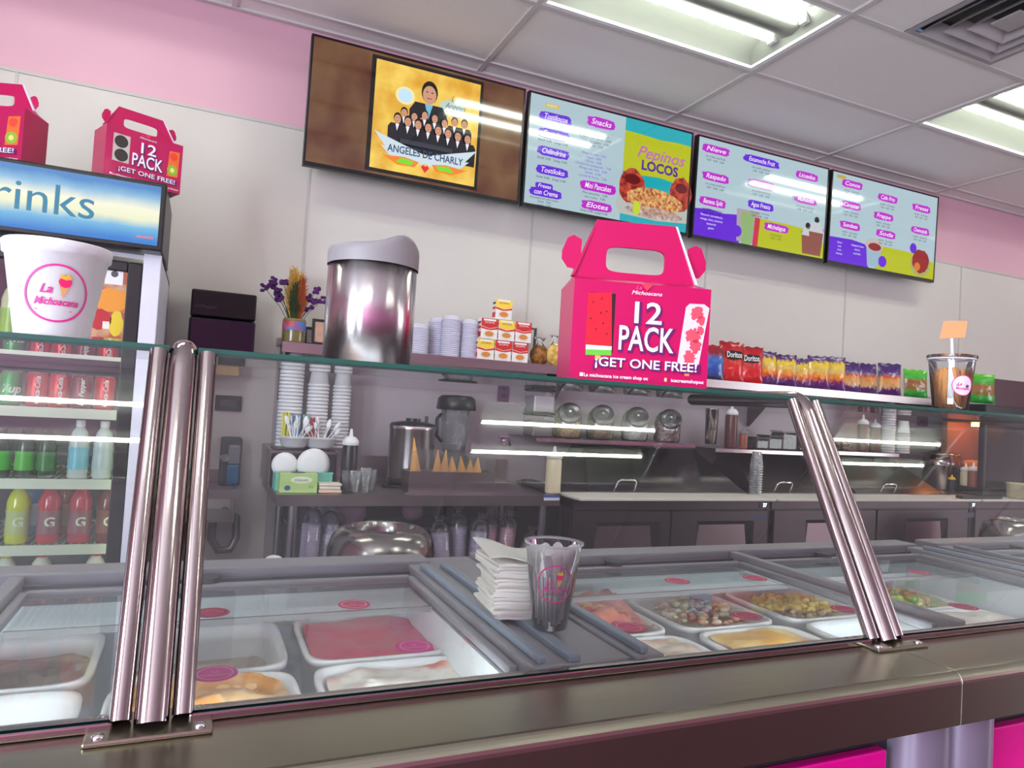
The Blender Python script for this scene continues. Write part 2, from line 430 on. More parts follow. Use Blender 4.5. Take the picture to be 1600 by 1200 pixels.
# 1: music picture
t, hw, hh, bz = screen('wall screen nearest the fridge, showing a band in dark suits on gold', (.366+1.467)/2, 1.10)
brown = mat('screen_brown', (8, 8, 8), .14, var=0, emit=(96, 64, 44), estr=.55, spec=.6)
def tex_screen(name, c1, c2, s, scale):
    m = bpy.data.materials.new(name); m.use_nodes = True; n = m.node_tree; b = n.nodes['Principled BSDF']
    b.inputs['Base Color'].default_value = (.003, .003, .004, 1); b.inputs['Roughness'].default_value = .07; b.inputs['Specular IOR Level'].default_value = 1.0
    tc = n.nodes.new('ShaderNodeTexCoord'); nz = n.nodes.new('ShaderNodeTexNoise'); nz.inputs['Scale'].default_value = scale; nz.inputs['Detail'].default_value = 6
    rp = n.nodes.new('ShaderNodeValToRGB'); rp.color_ramp.elements[0].color = lin(c1); rp.color_ramp.elements[1].color = lin(c2)
    rp.color_ramp.elements[0].position = .35; rp.color_ramp.elements[1].position = .68
    n.links.new(tc.outputs['Object'], nz.inputs['Vector']); n.links.new(nz.outputs['Fac'], rp.inputs[0])
    n.links.new(rp.outputs[0], b.inputs['Emission Color']); b.inputs['Emission Strength'].default_value = s*.66; return m
p = pic(t, hw, hh, bz, tex_screen('screen_parchment', (92, 44, 26), (132, 98, 62), .75, 4))
p.lift().rect(.255, .02, .79, .98, glow((14, 10, 6), .5)); p.lift()
GOLD = tex_screen('screen_gold', (206, 150, 36), (236, 206, 96), 1.0, 7)
p.rect(.275, .05, .775, .95, GOLD); p.lift()
p.disc(.415, .70, .045, glow((236, 226, 170), .9), .075); p.lift().disc(.415, .70, .032, glow((190, 222, 240), .9), .058)
p.disc(.64, .69, .062, glow((196, 214, 206), .8), .062)
p.lift(); p.text('Los\nAngeles\nde Charly', .655, .70, .07, glow((66, 96, 124), .6), shear=.3, w=.45)
suit = glow((22, 24, 34), .6); skin = glow((214, 156, 124), .8); hair = glow((26, 18, 16), .5)
def man(u, v, s, tie=None):
    p.lift(); p.poly([(u-.060*s, v-.30*s), (u-.062*s, v-.07*s), (u-.045*s, v-.02*s), (u+.045*s, v-.02*s), (u+.062*s, v-.07*s), (u+.060*s, v-.30*s)], suit)
    p.lift(); p.poly([(u-.013*s, v-.02*s), (u, v-.11*s), (u+.013*s, v-.02*s)], tie or wht)
    p.disc(u, v+.050*s, .027*s, hair, .068*s, 16); p.lift(); p.disc(u, v+.035*s, .0225*s, skin, .055*s, 16)
    p.lift(); p.rect(u-.012*s, v+.048*s, u-.005*s, v+.054*s, hair).rect(u+.005*s, v+.048*s, u+.012*s, v+.054*s, hair).rect(u-.008*s, v+.012*s, u+.008*s, v+.017*s, glow((150, 70, 60), .6))
man(.528, .70, 1.45, glow((120, 190, 220), .8)); p.lift(); p.disc(.505, .52, .016, skin, .030)
for i in range(7): man(.415+.048*i, .53-.018*math.sin(i*2), .62)
for i in range(8): man(.385+.048*i, .46-.012*i*.6, .68)
p.lift(); wing = glow((206, 222, 232), .85)
for s in (-1, 1):
    c = .525
    p.poly([(c, .22), (c+s*.22, .335), (c+s*.245, .35), (c+s*.19, .235), (c+s*.21, .24), (c+s*.17, .17), (c+s*.05, .13), (c, .15)], wing)
p.lift(); p.rect(.40, .285, .65, .325, glow((60, 66, 78), .6)); p.lift()
for s in (-1, 1):
    c = .525
    p.poly([(c+s*.03, .155), (c+s*.10, .175), (c+s*.20, .16), (c+s*.13, .10), (c+s*.05, .105)], glow((236, 130, 30), .9))
p.lift()
for s in (-1, 1):
    c = .525
    p.poly([(c+s*.05, .15), (c+s*.11, .165), (c+s*.14, .12), (c+s*.07, .115)], glow((120, 214, 40), .9))
p.poly([(.525, .075), (.505, .12), (.515, .14), (.525, .128), (.535, .14), (.545, .12)], glow((220, 30, 40), .9))
p.lift(); p.text('ANGELES DE CHARLY', .525, .225, .085, glow((52, 84, 120), .7), bold=.02, width=.36)
p.text('~ ~ ~ ~ ~ ~ ~ ~ ~ ~ ~', .555, .095, .04, wht, width=.34) if False else None
p.build('screen_picture', t)
# 2: snacks menu
t, hw, hh, bz = screen('wall screen with the yellow and teal picture of loaded cucumbers', (1.484+2.56)/2, 1.072)
p = pic(t, hw, hh, bz, pale)
p.lift(); p.rect(.565, 0, 1, 1, teal); p.lift()
p.poly([(.565, .875), (.7, .87), (.8, .86), (.9, .875), (1, .87), (1, .50), (.9, .47), (.8, .49), (.68, .475), (.565, .485)], yel)
p.lift(); p.text('Pepinos', .80, .70, .16, pinkt, shear=.35, bold=.012, w=.62)
p.lift(); p.text('LOCOS', .80, .575, .13, glow((84, 20, 150), .8), bold=.035, width=.24)
red = tex_screen('screen_chilli', (120, 22, 20), (222, 84, 60), .8, 30); corn = tex_screen('screen_corn', (170, 70, 40), (240, 200, 120), .8, 60)
p.lift(); p.poly([(.555, .07), (.53, .16), (.56, .30), (.98, .32), (1, .24), (1, .09), (.8, .06)], glow((210, 214, 206), .6))
p.lift(); p.blob(.63, .35, .085, .17, red, 4); p.blob(.95, .37, .075, .17, red, 9)
p.lift(); p.blob(.78, .25, .18, .12, corn, 6); p.blob(.78, .13, .19, .055, tex_screen('screen_cream', (160, 120, 110), (230, 210, 200), .7, 40), 8)
p.lift(); p.disc(.63, .42, .05, glow((110, 24, 24), .7), .05); p.disc(.95, .43, .04, glow((110, 24, 24), .7), .05); p.blob(.665, .15, .025, .07, glow((196, 214, 40), .8), 5)
p.lift(); p.rect(.08, .905, .16, .94, glow((214, 190, 60), .8)); p.lift(); p.text('NUEVO', .12, .922, .03, wht, width=.06)
for v, s in ((.82, 'Tostilocos'), (.665, 'Esquites'), (.50, 'Chilindrina'), (.325, 'Tostiloko')):
    pill(p, .145, v, s, purp, .18, .085); lines(p, .14, v-.07, ['Small 3.00   Large 5.00'])
pill(p, .105, .175, 'Fresas', purp, .10, .06); pill(p, .115, .115, 'con Crema', purp, .18, .08)
lines(p, .11, .06, ['Strawberries with cream', 'Small   5.00', 'Large   7.00'], dy=.03, size=.026)
pill(p, .41, .875, 'Snacks', mage, .165, .095)
lines(p, .38, .79, ['Dorilocos   5.00', 'Churros Locos   5.00', 'Cheetos con queso   6.00', 'Takis con queso   6.00', 'Nachos   5.00'])
lines(p, .38, .565, ['Elote en vaso  3.00', 'Papas   4.00', 'Duros   3.00', 'Chicharron preparado   7.00', 'Mango con chile   6.00', 'Sandia   6.00', 'Coctel de frutas   7.00'], purp)
pill(p, .415, .265, 'Mini Pancakes', mage, .215, .095); lines(p, .40, .195, ['Mini pancakes   5.00', 'con crema   7.00'])
pill(p, .415, .085, 'Elotes', mage, .18, .085); lines(p, .40, .025, ['Small 3.00  Large 5.00'])
p.build('screen_picture', t)
# 3
t, hw, hh, bz = screen('wall screen menu with green and brown drinks pictured along the bottom', (2.59+3.655)/2, 1.062)
p = pic(t, hw, hh, bz, pale); p.lift()
p.poly([(0, 0), (.33, 0), (.36, .30), (.2, .27), (.1, .29), (0, .27)], purp); p.poly([(.47, 0), (1, 0), (1, .16), (.9, .28), (.7, .30), (.47, .30)], yel); p.lift()
p.poly([(.31, .02), (.45, .02), (.47, .36), (.30, .36)], glow((196, 180, 190), .6)); p.lift(); p.poly([(.345, .0), (.42, .0), (.435, .33), (.335, .33)], glow((150, 190, 120), .7)); p.poly([(.43, .0), (.47, .0), (.48, .30), (.44, .30)], glow((214, 50, 70), .7))
p.lift(); p.disc(.31, .12, .035, purp, .06)
for u, s in ((.86, 1), (.93, 1.25)):
    p.lift(); p.poly([(u-.035*s, -.0+.02), (u+.035*s, .02), (u+.05*s, .26*s), (u-.05*s, .26*s)], glow((150, 84, 70), .7)); p.lift(); p.poly([(u-.05*s, .22*s), (u+.05*s, .22*s), (u+.03*s, .31*s), (u-.03*s, .31*s)], glow((210, 214, 220), .7)); p.disc(u, .33*s, .02, glow((20, 22, 30), .5), .035)
lines(p, .12, .22, ['Flavours: strawberry,', 'mango, lime, coconut', 'tamarind', 'guava'], wht, .030, .042)
for u, v, s, m, q in ((.12, .90, 'Nieve', mage, .19), (.13, .62, 'Raspado', mage, .19), (.12, .36, 'Banana Split', mage, .19), (.46, .90, 'Escamocha Fruit', purp, .27), (.47, .655, 'Bionico', mage, .20), (.47, .43, 'Agua Fresca', purp, .20), (.82, .86, 'Licuados', mage, .18), (.82, .60, 'Malteadas', mage, .18), (.60, .23, 'Michelagua', mage, .19)):
    pill(p, u, v, s, m, q, .085); lines(p, u, v-.08, ['ice cream and fruit', '3.00   4.00   5.00'] if v > .3 else ['con chamoy', '5.00   7.00'])
p.build('screen_picture', t)
# 4
t, hw, hh, bz = screen('wall screen farthest from the fridge, menu above purple and yellow bands', (3.68+4.72)/2, 1.04)
p = pic(t, hw, hh, bz, pale); p.lift()
p.poly([(0, 0), (.36, 0), (.36, .25), (.2, .28), (0, .27)], purp); p.poly([(.42, 0), (1, 0), (1, .20), (.8, .27), (.42, .28)], yel); p.lift()
p.poly([(.35, .02), (.45, .02), (.48, .27), (.33, .27)], glow((170, 200, 220), .65)); p.disc(.49, .10, .04, purp, .065); p.lift(); p.disc(.405, .27, .085, glow((214, 200, 196), .65), .075); p.lift(); p.disc(.41, .25, .06, glow((150, 40, 40), .7), .045)
p.disc(.86, .16, .10, glow((190, 196, 120), .6), .15); p.lift(); p.blob(.86, .19, .085, .14, glow((150, 30, 24), .8), 5); p.lift(); p.blob(.83, .12, .03, .05, glow((220, 120, 40), .8), 8); p.disc(.78, .33, .033, purp, .06)
lines(p, .09, .22, ['Extra', 'nuts', 'fruit', 'chamoy'], wht, .030, .042); lines(p, .25, .22, ['whipped cream', 'cherry', 'sprinkles'], wht, .030, .045)
for u, v, s in ((.17, .90, 'Conos'), (.17, .66, 'Canastas'), (.17, .43, 'Sundaes'), (.50, .84, 'Cafe Frio'), (.47, .62, 'Frappe'), (.50, .42, 'Soda'), (.83, .82, 'Fresas'), (.83, .55, 'Chamoyada')):
    pill(p, u, v, s, mage, .18, .085); lines(p, u, v-.08, ['vainilla   chocolate', '3.00   4.00   5.00'])
p.lift().rect(.02, .93, .10, .97, glow((200, 180, 80), .7))
p.build('screen_picture', t)

# ================================================================== SERVING COUNTER
ZL = EYE-.36           # ledge top
YFc, YBc = .705, .845
ct = thing('serving_counter', 'stainless serving counter with a rounded front edge and magenta panels below', 'counter', (0, 0, 0))
def ledge_poly():
    z = ZL; p = []
    for i in range(7):
        a = math.pi/2*i/6; p.append((YFc+.016-.016*math.sin(a) if False else YFc+.016-.016*math.sin(a), z-.016+.016*math.cos(a)))
    # p runs from top to front
    return [(YBc+.04, z)]+p+[(YFc, z-.078), (YFc+.012, z-.078), (YFc+.012, z-.02), (YBc+.04, z-.02)]
for a, b in ((-1.6, 1.083), (1.0845, 2.55), (2.552, 4.0)):
    MB().prism([(y, z) for y, z in ledge_poly()], 'x', a, b, LEDGE).build('ledge_section', ct, bevel=.002)
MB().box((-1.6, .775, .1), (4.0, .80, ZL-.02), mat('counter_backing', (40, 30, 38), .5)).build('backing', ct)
MB().box((-1.6, .80, 0), (4.0, .845, .1), DARKST).build('kickplate', ct)
xp = [-1.55, -.75, .05]
def cpanel(a, b): MB().box((a, .757, .14), (b, .775, ZL-.125), MAGP).build('magenta_panel', ct, bevel=.003)
xa = at(1230, 1190, .757)[0]; xb = at(1386, 1180, .757)[0]; xc = at(1408, 1180, .75)[0]; xd = at(1545, 1160, .75)[0]
cpanel(-1.5, -.42); cpanel(-.40, xb-.55); cpanel(xb-.54, xb)
cpanel(xd+.012, xd+.9); cpanel(xd+.93, xd+1.9)
pm = MB(); GP = mat('satin_column', (150, 138, 158), .3, .6, var=.04)
for k in range(2):
    c0 = xc+(xd-xc)*(.25+.5*k); pm.cyl((c0, .772, .1), (xd-xc)*.25, ZL-.18, GP, 24)
pm.build('column', ct)

# ================================================================== SNEEZE GUARD
gd = thing('sneeze_guard', 'slanted glass sneeze guard with steel posts and a glass shelf on top', 'sneeze guard', (0, 0, 0))
YT, ZT = 1.048, EYE+.050     # where posts bend
YB0 = .842
gp = Vector((0, YT-YB0, ZT-ZL)).normalized(); gn = Vector((0, -gp.z, gp.y))
def post(x):
    pts = [(x, YB0, ZL+.004)]; 
    pts.append((x, YT-.026*gp.y*1.2, ZT-.026*gp.z*1.2))
    for i in range(1, 5):
        t = i/5; a = Vector((x, YT-.0312*gp.y, ZT-.0312*gp.z)); b = Vector((x, YT, ZT)); c = Vector((x, YT+.03, ZT))
        pts.append(a*(1-t)**2+b*2*t*(1-t)+c*t*t)
    pts += [(x, YT+.03, ZT), (x, YT+.34, ZT)]
    m = MB().tube(pts, .0172, STEELV, 24).build('post', gd)
    bp = MB().box((x-.06, YB0-.034, ZL), (x+.06, YB0+.034, ZL+.005), LEDGE).build('base_plate', m, bevel=.002)
    for dx in (-.047, .047):
        for dy in (-.022, .022): MB().lathe([(.006, 0), (.006, .0022), (.003, .0034), (0, .0036)], CHROME, (x+dx, YB0+dy, ZL+.005), 12).build('bolt', m)
    for s in (-1, 1):
        b0 = Vector((x+s*.030, YB0+.004, ZL+.008)); L = (ZT-ZL)/gp.z-.012
        MB().tube([b0, b0+gp*L], .0112, STEELV, 14).build('glass_channel', m)
    return m
PX = (-1.1, -.022, 1.092, 2.19, 3.3)
for x in PX: post(x)
GE = ZT+.007
for a, b in zip(PX[:-1], PX[1:]):
    # slanted pane
    q0 = Vector((0, YB0+.006, ZL+.010)); q1 = q0+gp*((ZT-ZL-.012)/gp.z)
    th = gn*.003
    m = MB(); x0, x1 = a+.036, b-.036
    vs = []
    for x in (x0, x1):
        for q in (q0-th, q0+th, q1+th, q1-th): vs.append((x, q.y, q.z))
    m.add(vs, [(1, 5, 6, 2)], GUARD); m.add(vs, [(0, 1, 2, 3), (7, 6, 5, 4), (2, 6, 7, 3), (0, 4, 5, 1)], EDGE)
    m.build('glass_pane', gd)
    # shelf pane: front and back edges show green
    m = MB(); x0, x1 = a+.0175, b-.0175; y0, y1 = YT-.002, YT+.34; z0, z1 = ZT-.004, ZT+.006
    v = [(x0, y0, z0), (x1, y0, z0), (x1, y1, z0), (x0, y1, z0), (x0, y0, z1), (x1, y0, z1), (x1, y1, z1), (x0, y1, z1)]
    m.add(v, [(0, 3, 2, 1), (4, 5, 6, 7)], GUARD); m.add(v, [(0, 1, 5, 4), (1, 2, 6, 5), (2, 3, 7, 6), (3, 0, 4, 7)], EDGE)
    m.build('glass_shelf', gd)
    MB().box((a+.036, YB0-.002, ZL+.0005), (b-.036, YB0+.016, ZL+.0095), STEELV).build('bottom_channel', gd, bevel=.002)
ZS = ZT+.0062   # upper face of the shelf

# ================================================================== GABLE BOXES
def gable_box(name, label, loc, rz, w_=.262, d=.13, h=.188, H1=.255, H2=.318, style=0, k=1.0, group=None):
    t = thing(name, label, 'box', loc, rz, group)
    w_, d, h, H1, H2 = w_*k, d*k, h*k, H1*k*1.0, H2*k
    m = MB(); hw = w_/2; th = .0012
    zs = h+(H2-h)*.13         # where the slanting roof meets the upright handle
    i1 = .014*k               # handle panel is narrower at the bottom / top
    i2 = .054*k
    m.box((-hw, 0, 0), (hw, d, h), MAG)
    # roof slopes front and back
    for s, y0 in ((1, 0), (-1, d)):
        ym = d/2-s*.003
        m.add([(-hw, y0, h), (hw, y0, h), (hw-i1*.7, ym, zs), (-hw+i1*.7, ym, zs)], [(0, 1, 2, 3) if s > 0 else (3, 2, 1, 0)], MAG)
    m.add([(-hw, 0, h), (-hw, d, h), (-hw+i1*.7, d/2, zs)], [(0, 2, 1)], MAG); m.add([(hw, 0, h), (hw, d, h), (hw-i1*.7, d/2, zs)], [(0, 1, 2)], MAG)
    m.build('carton', t)
    # handle with a rounded hole, as a ring between outline and hole
    def handle(y0, y1, mm):
        ho = MB(); n = 32
        hz0, hz1, hx = zs+(H2-zs)*.12, zs+(H2-zs)*.56, hw*.45
        inner = []; outer = []
        cz_ = (hz0+hz1)/2; asp = (hz1-hz0)/hw
        def pa(x, z): return math.atan2((z-cz_)/(hz1-hz0), x/hw)
        c1, c2 = pa(hw-i1*.7, zs), pa(hw-i2, H2)
        corners = sorted([c2, math.pi-c2, math.pi-c1, -math.pi-(-c1) if False else c1, ], key=lambda q: q % (2*math.pi))
        angs = [2*math.pi*(i+.5)/28 for i in range(28)]+[q % (2*math.pi) for q in corners]
        angs.sort()
        for a in angs:
            c, s_ = math.cos(a), math.sin(a)
            inner.append((hx*math.copysign(abs(c)**.35, c), (hz0+hz1)/2+(hz1-hz0)/2*math.copysign(abs(s_)**.45, s_)))
            # project on the trapezoid
            xa_, xb_ = hw-i1*.7, hw-i2
            cz = (hz0+hz1)/2; best = 9
            px, pz = c*hw, s_*(hz1-hz0)
            L_ = []
            if pz > 0: L_.append((H2-cz)/pz)
            if pz < 0: L_.append((zs-cz)/pz)
            sl = (xb_-xa_)/(H2-zs)
            den = abs(px)-sl*pz
            if den > 0: L_.append((xa_+sl*(cz-zs))/den)
            q = min(v for v in L_ if v > 0)
            outer.append((px*q, cz+pz*q))
        v = []
        for y in (y0, y1):
            v += [(a, y, b) for a, b in inner]+[(a, y, b) for a, b in outer]
        fs = []
        for i in range(n):
            j = (i+1) % n
            fs += [(i, n+i, n+j, j), (2*n+j, 3*n+j, 3*n+i, 2*n+i), (i, j, 2*n+j, 2*n+i), (n+i, 3*n+i, 3*n+j, n+j)]
        ho.add(v, fs, mm); return ho
    handle(d/2-.0030, d/2-.0006, MAG).build('handle', t); handle(d/2+.0006, d/2+.0030, MAG).build('handle', t)
    CARD = mat('white_card', (232, 214, 236), .5)
    for s in (-1, 1):      # ear tabs locked over the handle ends and folded gussets
        ek = 1 if style == 0 else .7
        pts = [(-s*.01, h+.030*k), (s*.014*k, h+.034*k), (s*.026*k, h+.050*k), (s*.026*k, h+.066*k), (s*.016*k, h+.092*k), (s*.004*k, h+.098*k), (-s*.012*k, h+.090*k)]
        m2 = MB(); bx = s*(hw-(.012 if style == 0 else .020)*k); pts = [(a*ek, h+(z-h)*ek) for a, z in pts]
        m2.prism([(bx+a, z) for a, z in pts], 'y', d/2+.0036, d/2+.0056, MAG); m2.build('ear_tab', t)
        e0, e1 = s*(hw-i1*.7), s*(hw-i2)
        MB().add([(e0, d/2-.010, zs), (e1, d/2-.0032, H2), (e1, d/2+.0032, H2), (e0, d/2+.010, zs), (e0+s*.004, d/2-.010, zs), (e1+s*.004, d/2-.0032, H2), (e1+s*.004, d/2+.0032, H2), (e0+s*.004, d/2+.010, zs)], [(0, 1, 2, 3), (7, 6, 5, 4), (0, 4, 5, 1), (3, 2, 6, 7), (1, 5, 6, 2), (0, 3, 7, 4)], CARD if s > 0 else MAG).build('folded_gusset', t)
    # print
    p = Print(lambda u, v, l: (-hw+u*w_, -.0004-l, v*h))
    pw = paint((245, 238, 250)); pu = paint((94, 20, 96)); pink2 = paint((240, 90, 160))
    if style == 0:
        p.rect(.12, .30, .30, .88, paint((40, 12, 24))); p.lift(); p.poly([(.10, .36), (.29, .36), (.27, .89), (.10, .87)], paint((228, 22, 44))); p.lift()
        for a, b in ((.14, .78), (.2, .82), (.24, .7), (.13, .62), (.22, .58), (.17, .52), (.25, .48), (.2, .68)): p.disc(a, b, .006, paint((90, 10, 20)), .012, 8)
        p.poly([(.105, .31), (.29, .32), (.29, .36), (.105, .36)], pw); p.lift(); p.poly([(.105, .26), (.29, .27), (.29, .325), (.105, .315)], paint((104, 186, 60))); p.rect(.175, .17, .215, .262, paint((230, 170, 110)))
        p.rect(.83, .12, .865, .22, paint((230, 150, 80))); p.lift()
        p.poly([(.77, .22), (.93, .225), (.99, .81), (.95, .845), (.84, .84), (.815, .80)], paint((240, 200, 214))); p.lift()
        for a, b, r_ in ((.90, .75, .045), (.93, .68, .03), (.88, .52, .05), (.90, .42, .045), (.86, .30, .045), (.93, .58, .03)): p.blob(a, b, r_, r_*1.5, paint((232, 76, 96)), int(b*50), rough=.5)
    else:
        p.rect(.09, .33, .30, .86, paint((196, 188, 180))); p.lift(); p.disc(.19, .72, .085, paint((56, 48, 48)), .12); p.disc(.2, .46, .085, paint((56, 48, 48)), .12)
        p.poly([(.80, .30), (.95, .32), (.96, .84), (.82, .82)], paint((240, 110, 40))); p.lift(); p.disc(.87, .44, .07, paint((150, 180, 50)), .11); p.lift(); p.disc(.87, .44, .03, paint((226, 226, 120)), .05)
        p.blob(.88, .72, .05, .08, paint((236, 70, 40)), 5)
    def stroke(txt, u, v, sz, wd):
        p.lift(); p.text(txt, u+.008, v-.012, sz, pu, bold=.05, width=wd*1.06); p.lift(); p.text(txt, u, v, sz, pw, bold=.012, width=wd)
    # text sizes are relative to face units, widths in u
    stroke('12', .52, .70, .30, .20); stroke('PACK', .53, .44, .34, .40)
    stroke('\u00a1GET ONE FREE!', .545, .20, .125, .74)
    p.lift(); p.text('La michoacana ice cream shop oc', .33, .065, .048, pw, width=.46, bold=.02); p.text('icecreamshopoc', .85, .065, .048, pw, width=.24, bold=.02)
    p.rect(.07, .05, .095, .085, pw); p.rect(.68, .05, .70, .085, paint((250, 200, 150)))
    p.text('La', .46, .955, .05, pink2, shear=.3); p.text('Michoacana', .52, .905, .055, pw, shear=.3, width=.22); p.poly([(.48, .99), (.52, .93), (.56, .99)], paint((236, 60, 80)))
    p.build('printed_front', t)
    return t
xl, zl = at(888, 590, 1.14)
bx0 = Vector((xl, 1.14)); ang = -R(17)
cw = .265
cxy = bx0+Vector((math.cos(ang), math.sin(ang)))*cw/2
gable_box('gable_box', 'large magenta gable box with watermelon popsicle print on the glass shelf', (cxy.x, cxy.y, ZS), ang, k=1.0)
ZF = EYE+.688
gable_box('gable_box', 'magenta gable box with an orange popsicle print at the right end of the fridge top', (-.225, 2.74, ZF+.003), R(24), w_=.25, h=.175, H1=.2, H2=.262, d=.12, style=1)
gable_box('gable_box', 'magenta gable box cut off by the left picture edge, on the fridge', (-.70, 2.76, ZF+.003), -R(20), w_=.27, h=.18, H1=.21, H2=.28, d=.13, style=1)

# ================================================================== CANISTER, CUPS ON THE SHELF
t = thing('countertop_bin', 'small brushed steel bin with a wavy grey swing lid on the glass shelf', 'bin', (.213*1.16+.003, 1.165, ZS))
r = .0725
MB().lathe([(0, 0), (r, 0), (r, .160), (0, .160)], BRUSHV, n=40).build('body', t)
m = MB(); n = 40; rows_ = []
LID = mat('lid_grey', (134, 128, 132), .5)
vs = []; fs = []
# rim following a sine, dome closed by a sheet
def crest(x): return .160+.030+.020*math.exp(-((x/r-.50)/.50)**2)
K = 9
for q, dz in ((1, None), (1, -.012), (.985, -.005), (.95, -.001), (.85, 0), (.65, 0), (.45, 0), (.25, 0), (.1, 0), (.001, 0)):
    for i in range(n):
        a = 2*math.pi*i/n; x = (r+.002)*q*math.cos(a)
        vs.append((x, (r+.002)*q*math.sin(a), .1602 if dz is None else crest(x)+dz))
K = 8
for j in range(K+1):
    for i in range(n): k = (i+1) % n; fs.append((j*n+i, j*n+k, (j+1)*n+k, (j+1)*n+i))
m.add(vs, fs, LID, True); m.build('swing_lid', t)

def cyl_map(r0, r1, h, ang0=-math.pi/2, z0=0, off=.0006):
    def fn(u, v, l):
        z = z0+v; rr = r0+(r1-r0)*z/h; a = ang0+u/rr; rr += off+l
        return (rr*math.cos(a), rr*math.sin(a), z)
    return fn
def foam_cup(name, label, loc, r0, r1, h, group=None, lg=True, rz=0, ang0=-math.pi/2, lr=.036):
    t = thing(name, label, 'cup', loc, rz, group)
    MB().lathe([(0, 0), (r0-.003, 0), (r0, .004), (r0+(r1-r0)*.86, h*.86), (r1+.0005, h*.87), (r1+.002, h*.985), (r1+.0005, h), (r1-.004, h), (r1-.004, h*.9), (r0-.001, .006), (0, .006)], FOAM, n=40).build('body', t)
    if lg:
        p = Print(cyl_map(r0, r1, h, ang0, 0), .0002); logo(p, 0, h*.45, lr, MAGD); p.build('logo_print', t)
    return t
def view_ang(x, y): return math.atan2(-y, -x)
cx = -.166*1.13
foam_cup('foam_cup', 'big white foam cup with a magenta logo at the left on the glass shelf', (cx, 1.13, ZS), .0435, .063, .127, ang0=view_ang(cx, 1.13)+R(2), lr=.0375)
# clear plastic cup of cinnamon sticks / churro chips
def clear_cup(name, label, loc, r0, r1, h, ang0, lr, lz=.45):
    t = thing(name, label, 'cup', loc)
    MB().lathe([(0, .002), (r0, .002), (r1-.001, h-.004)], CLEARP, n=36).build('body', t)
    MB().lathe([(r1-.0015, h-.004), (r1+.0015, h-.003), (r1+.0018, h), (r1-.001, h)], mat('cup_rim', (206, 206, 214), .2, var=0), n=36).build('rim', t)
    p = Print(cyl_map(r0, r1, h, ang0, 0), .0002)
    return t, p
px_, py_ = 1.462*1.115, 1.115
t, p = clear_cup('snack_cup', 'clear cup of brown churro sticks with an orange flag on the glass shelf', (px_, py_, ZS), .037, .050, .123, view_ang(px_, py_), .02)
p.lift(); a = R(33)*.044
pts = []
n = 26; rr = .024
LW = paint((236, 214, 232))
vs = [p.fn(a, .058, .0004)]; 
for i in range(n): q = 2*math.pi*i/n; vs.append(p.fn(a+rr*math.cos(q), .058+rr*math.sin(q), .0004))
p.mb.add(vs, [(0, 1+i, 1+(i+1) % n) for i in range(n)], LW); p.lift(); p.lift(); logo(p, a, .058, rr, MAGD, cone=False); p.build('logo_print', t)
MB().lathe([(.049, .123), (.053, .124), (.053, .130), (.050, .131), (.047, .126), (0, .126)], CLEARP, n=30).build('lid', t)
rd = random.Random(3); CH = mat('churro_brown', (226, 156, 84), .8, var=.25, nscale=90)
MB().box((-.006, -.0415, .01), (.006, -.0405, .115), WHITE).build('paper_strip', t, rot=(R(-5), 0, view_ang(px_, py_)+math.pi/2))
st = thing('snack_stick', 'brown churro stick packed in the clear cup with the orange flag', 'snack', (px_, py_, ZS), group='churro sticks in the clear cup')
def stick():
    return tag(MB().tube([(0, 0, 0), (0, 0, .03), (.002, 0, .06), (0, 0, .085)], .0055, CH, 6).build('snack_stick'), 'brown churro stick packed in the clear cup with the orange flag', 'snack', 'churro sticks in the clear cup')
bpy.data.objects.remove(st)
s0 = stick()
for i in range(30):
    a = 2*math.pi*i*.618; q = .029*math.sqrt((i+.5)/30)
    lx, ly = q*math.cos(a), q*math.sin(a); zz = ZS+.006+.010*rd.random()
    o = s0 if i == 0 else s0.copy()
    if i: scene.collection.objects.link(o)
    o.location = (px_+lx, py_+ly, zz); o.rotation_euler = (-ly*6+rd.uniform(-.08, .08), lx*6+rd.uniform(-.08, .08), a)
fl = thing('straw_flag', 'white straw with an orange paper flag stuck in the snack cup', 'flag', (px_+.001, py_, ZS+.06))
MB().tube([(.008, 0, 0), (-.006, 0, .125)], .0035, WHITE, 8).build('straw', fl)
fp = MB(); OR_ = paint((222, 132, 66)); c_ = (-.012, -.004, .128)
va = view_ang(px_, py_); rx, ry = -math.sin(va), math.cos(va)
def fpt(a, b): return (-.010+a*rx, -.0045+a*ry, .118+b)
fp.add([fpt(.026, -.005), fpt(-.026, -.008), fpt(-.018, .034), fpt(.030, .034)][::-1], [(0, 1, 2, 3)], OR_)
o = fp.build('paper_flag', fl); sm_ = o.modifiers.new('thick', 'SOLIDIFY'); sm_.thickness = .001

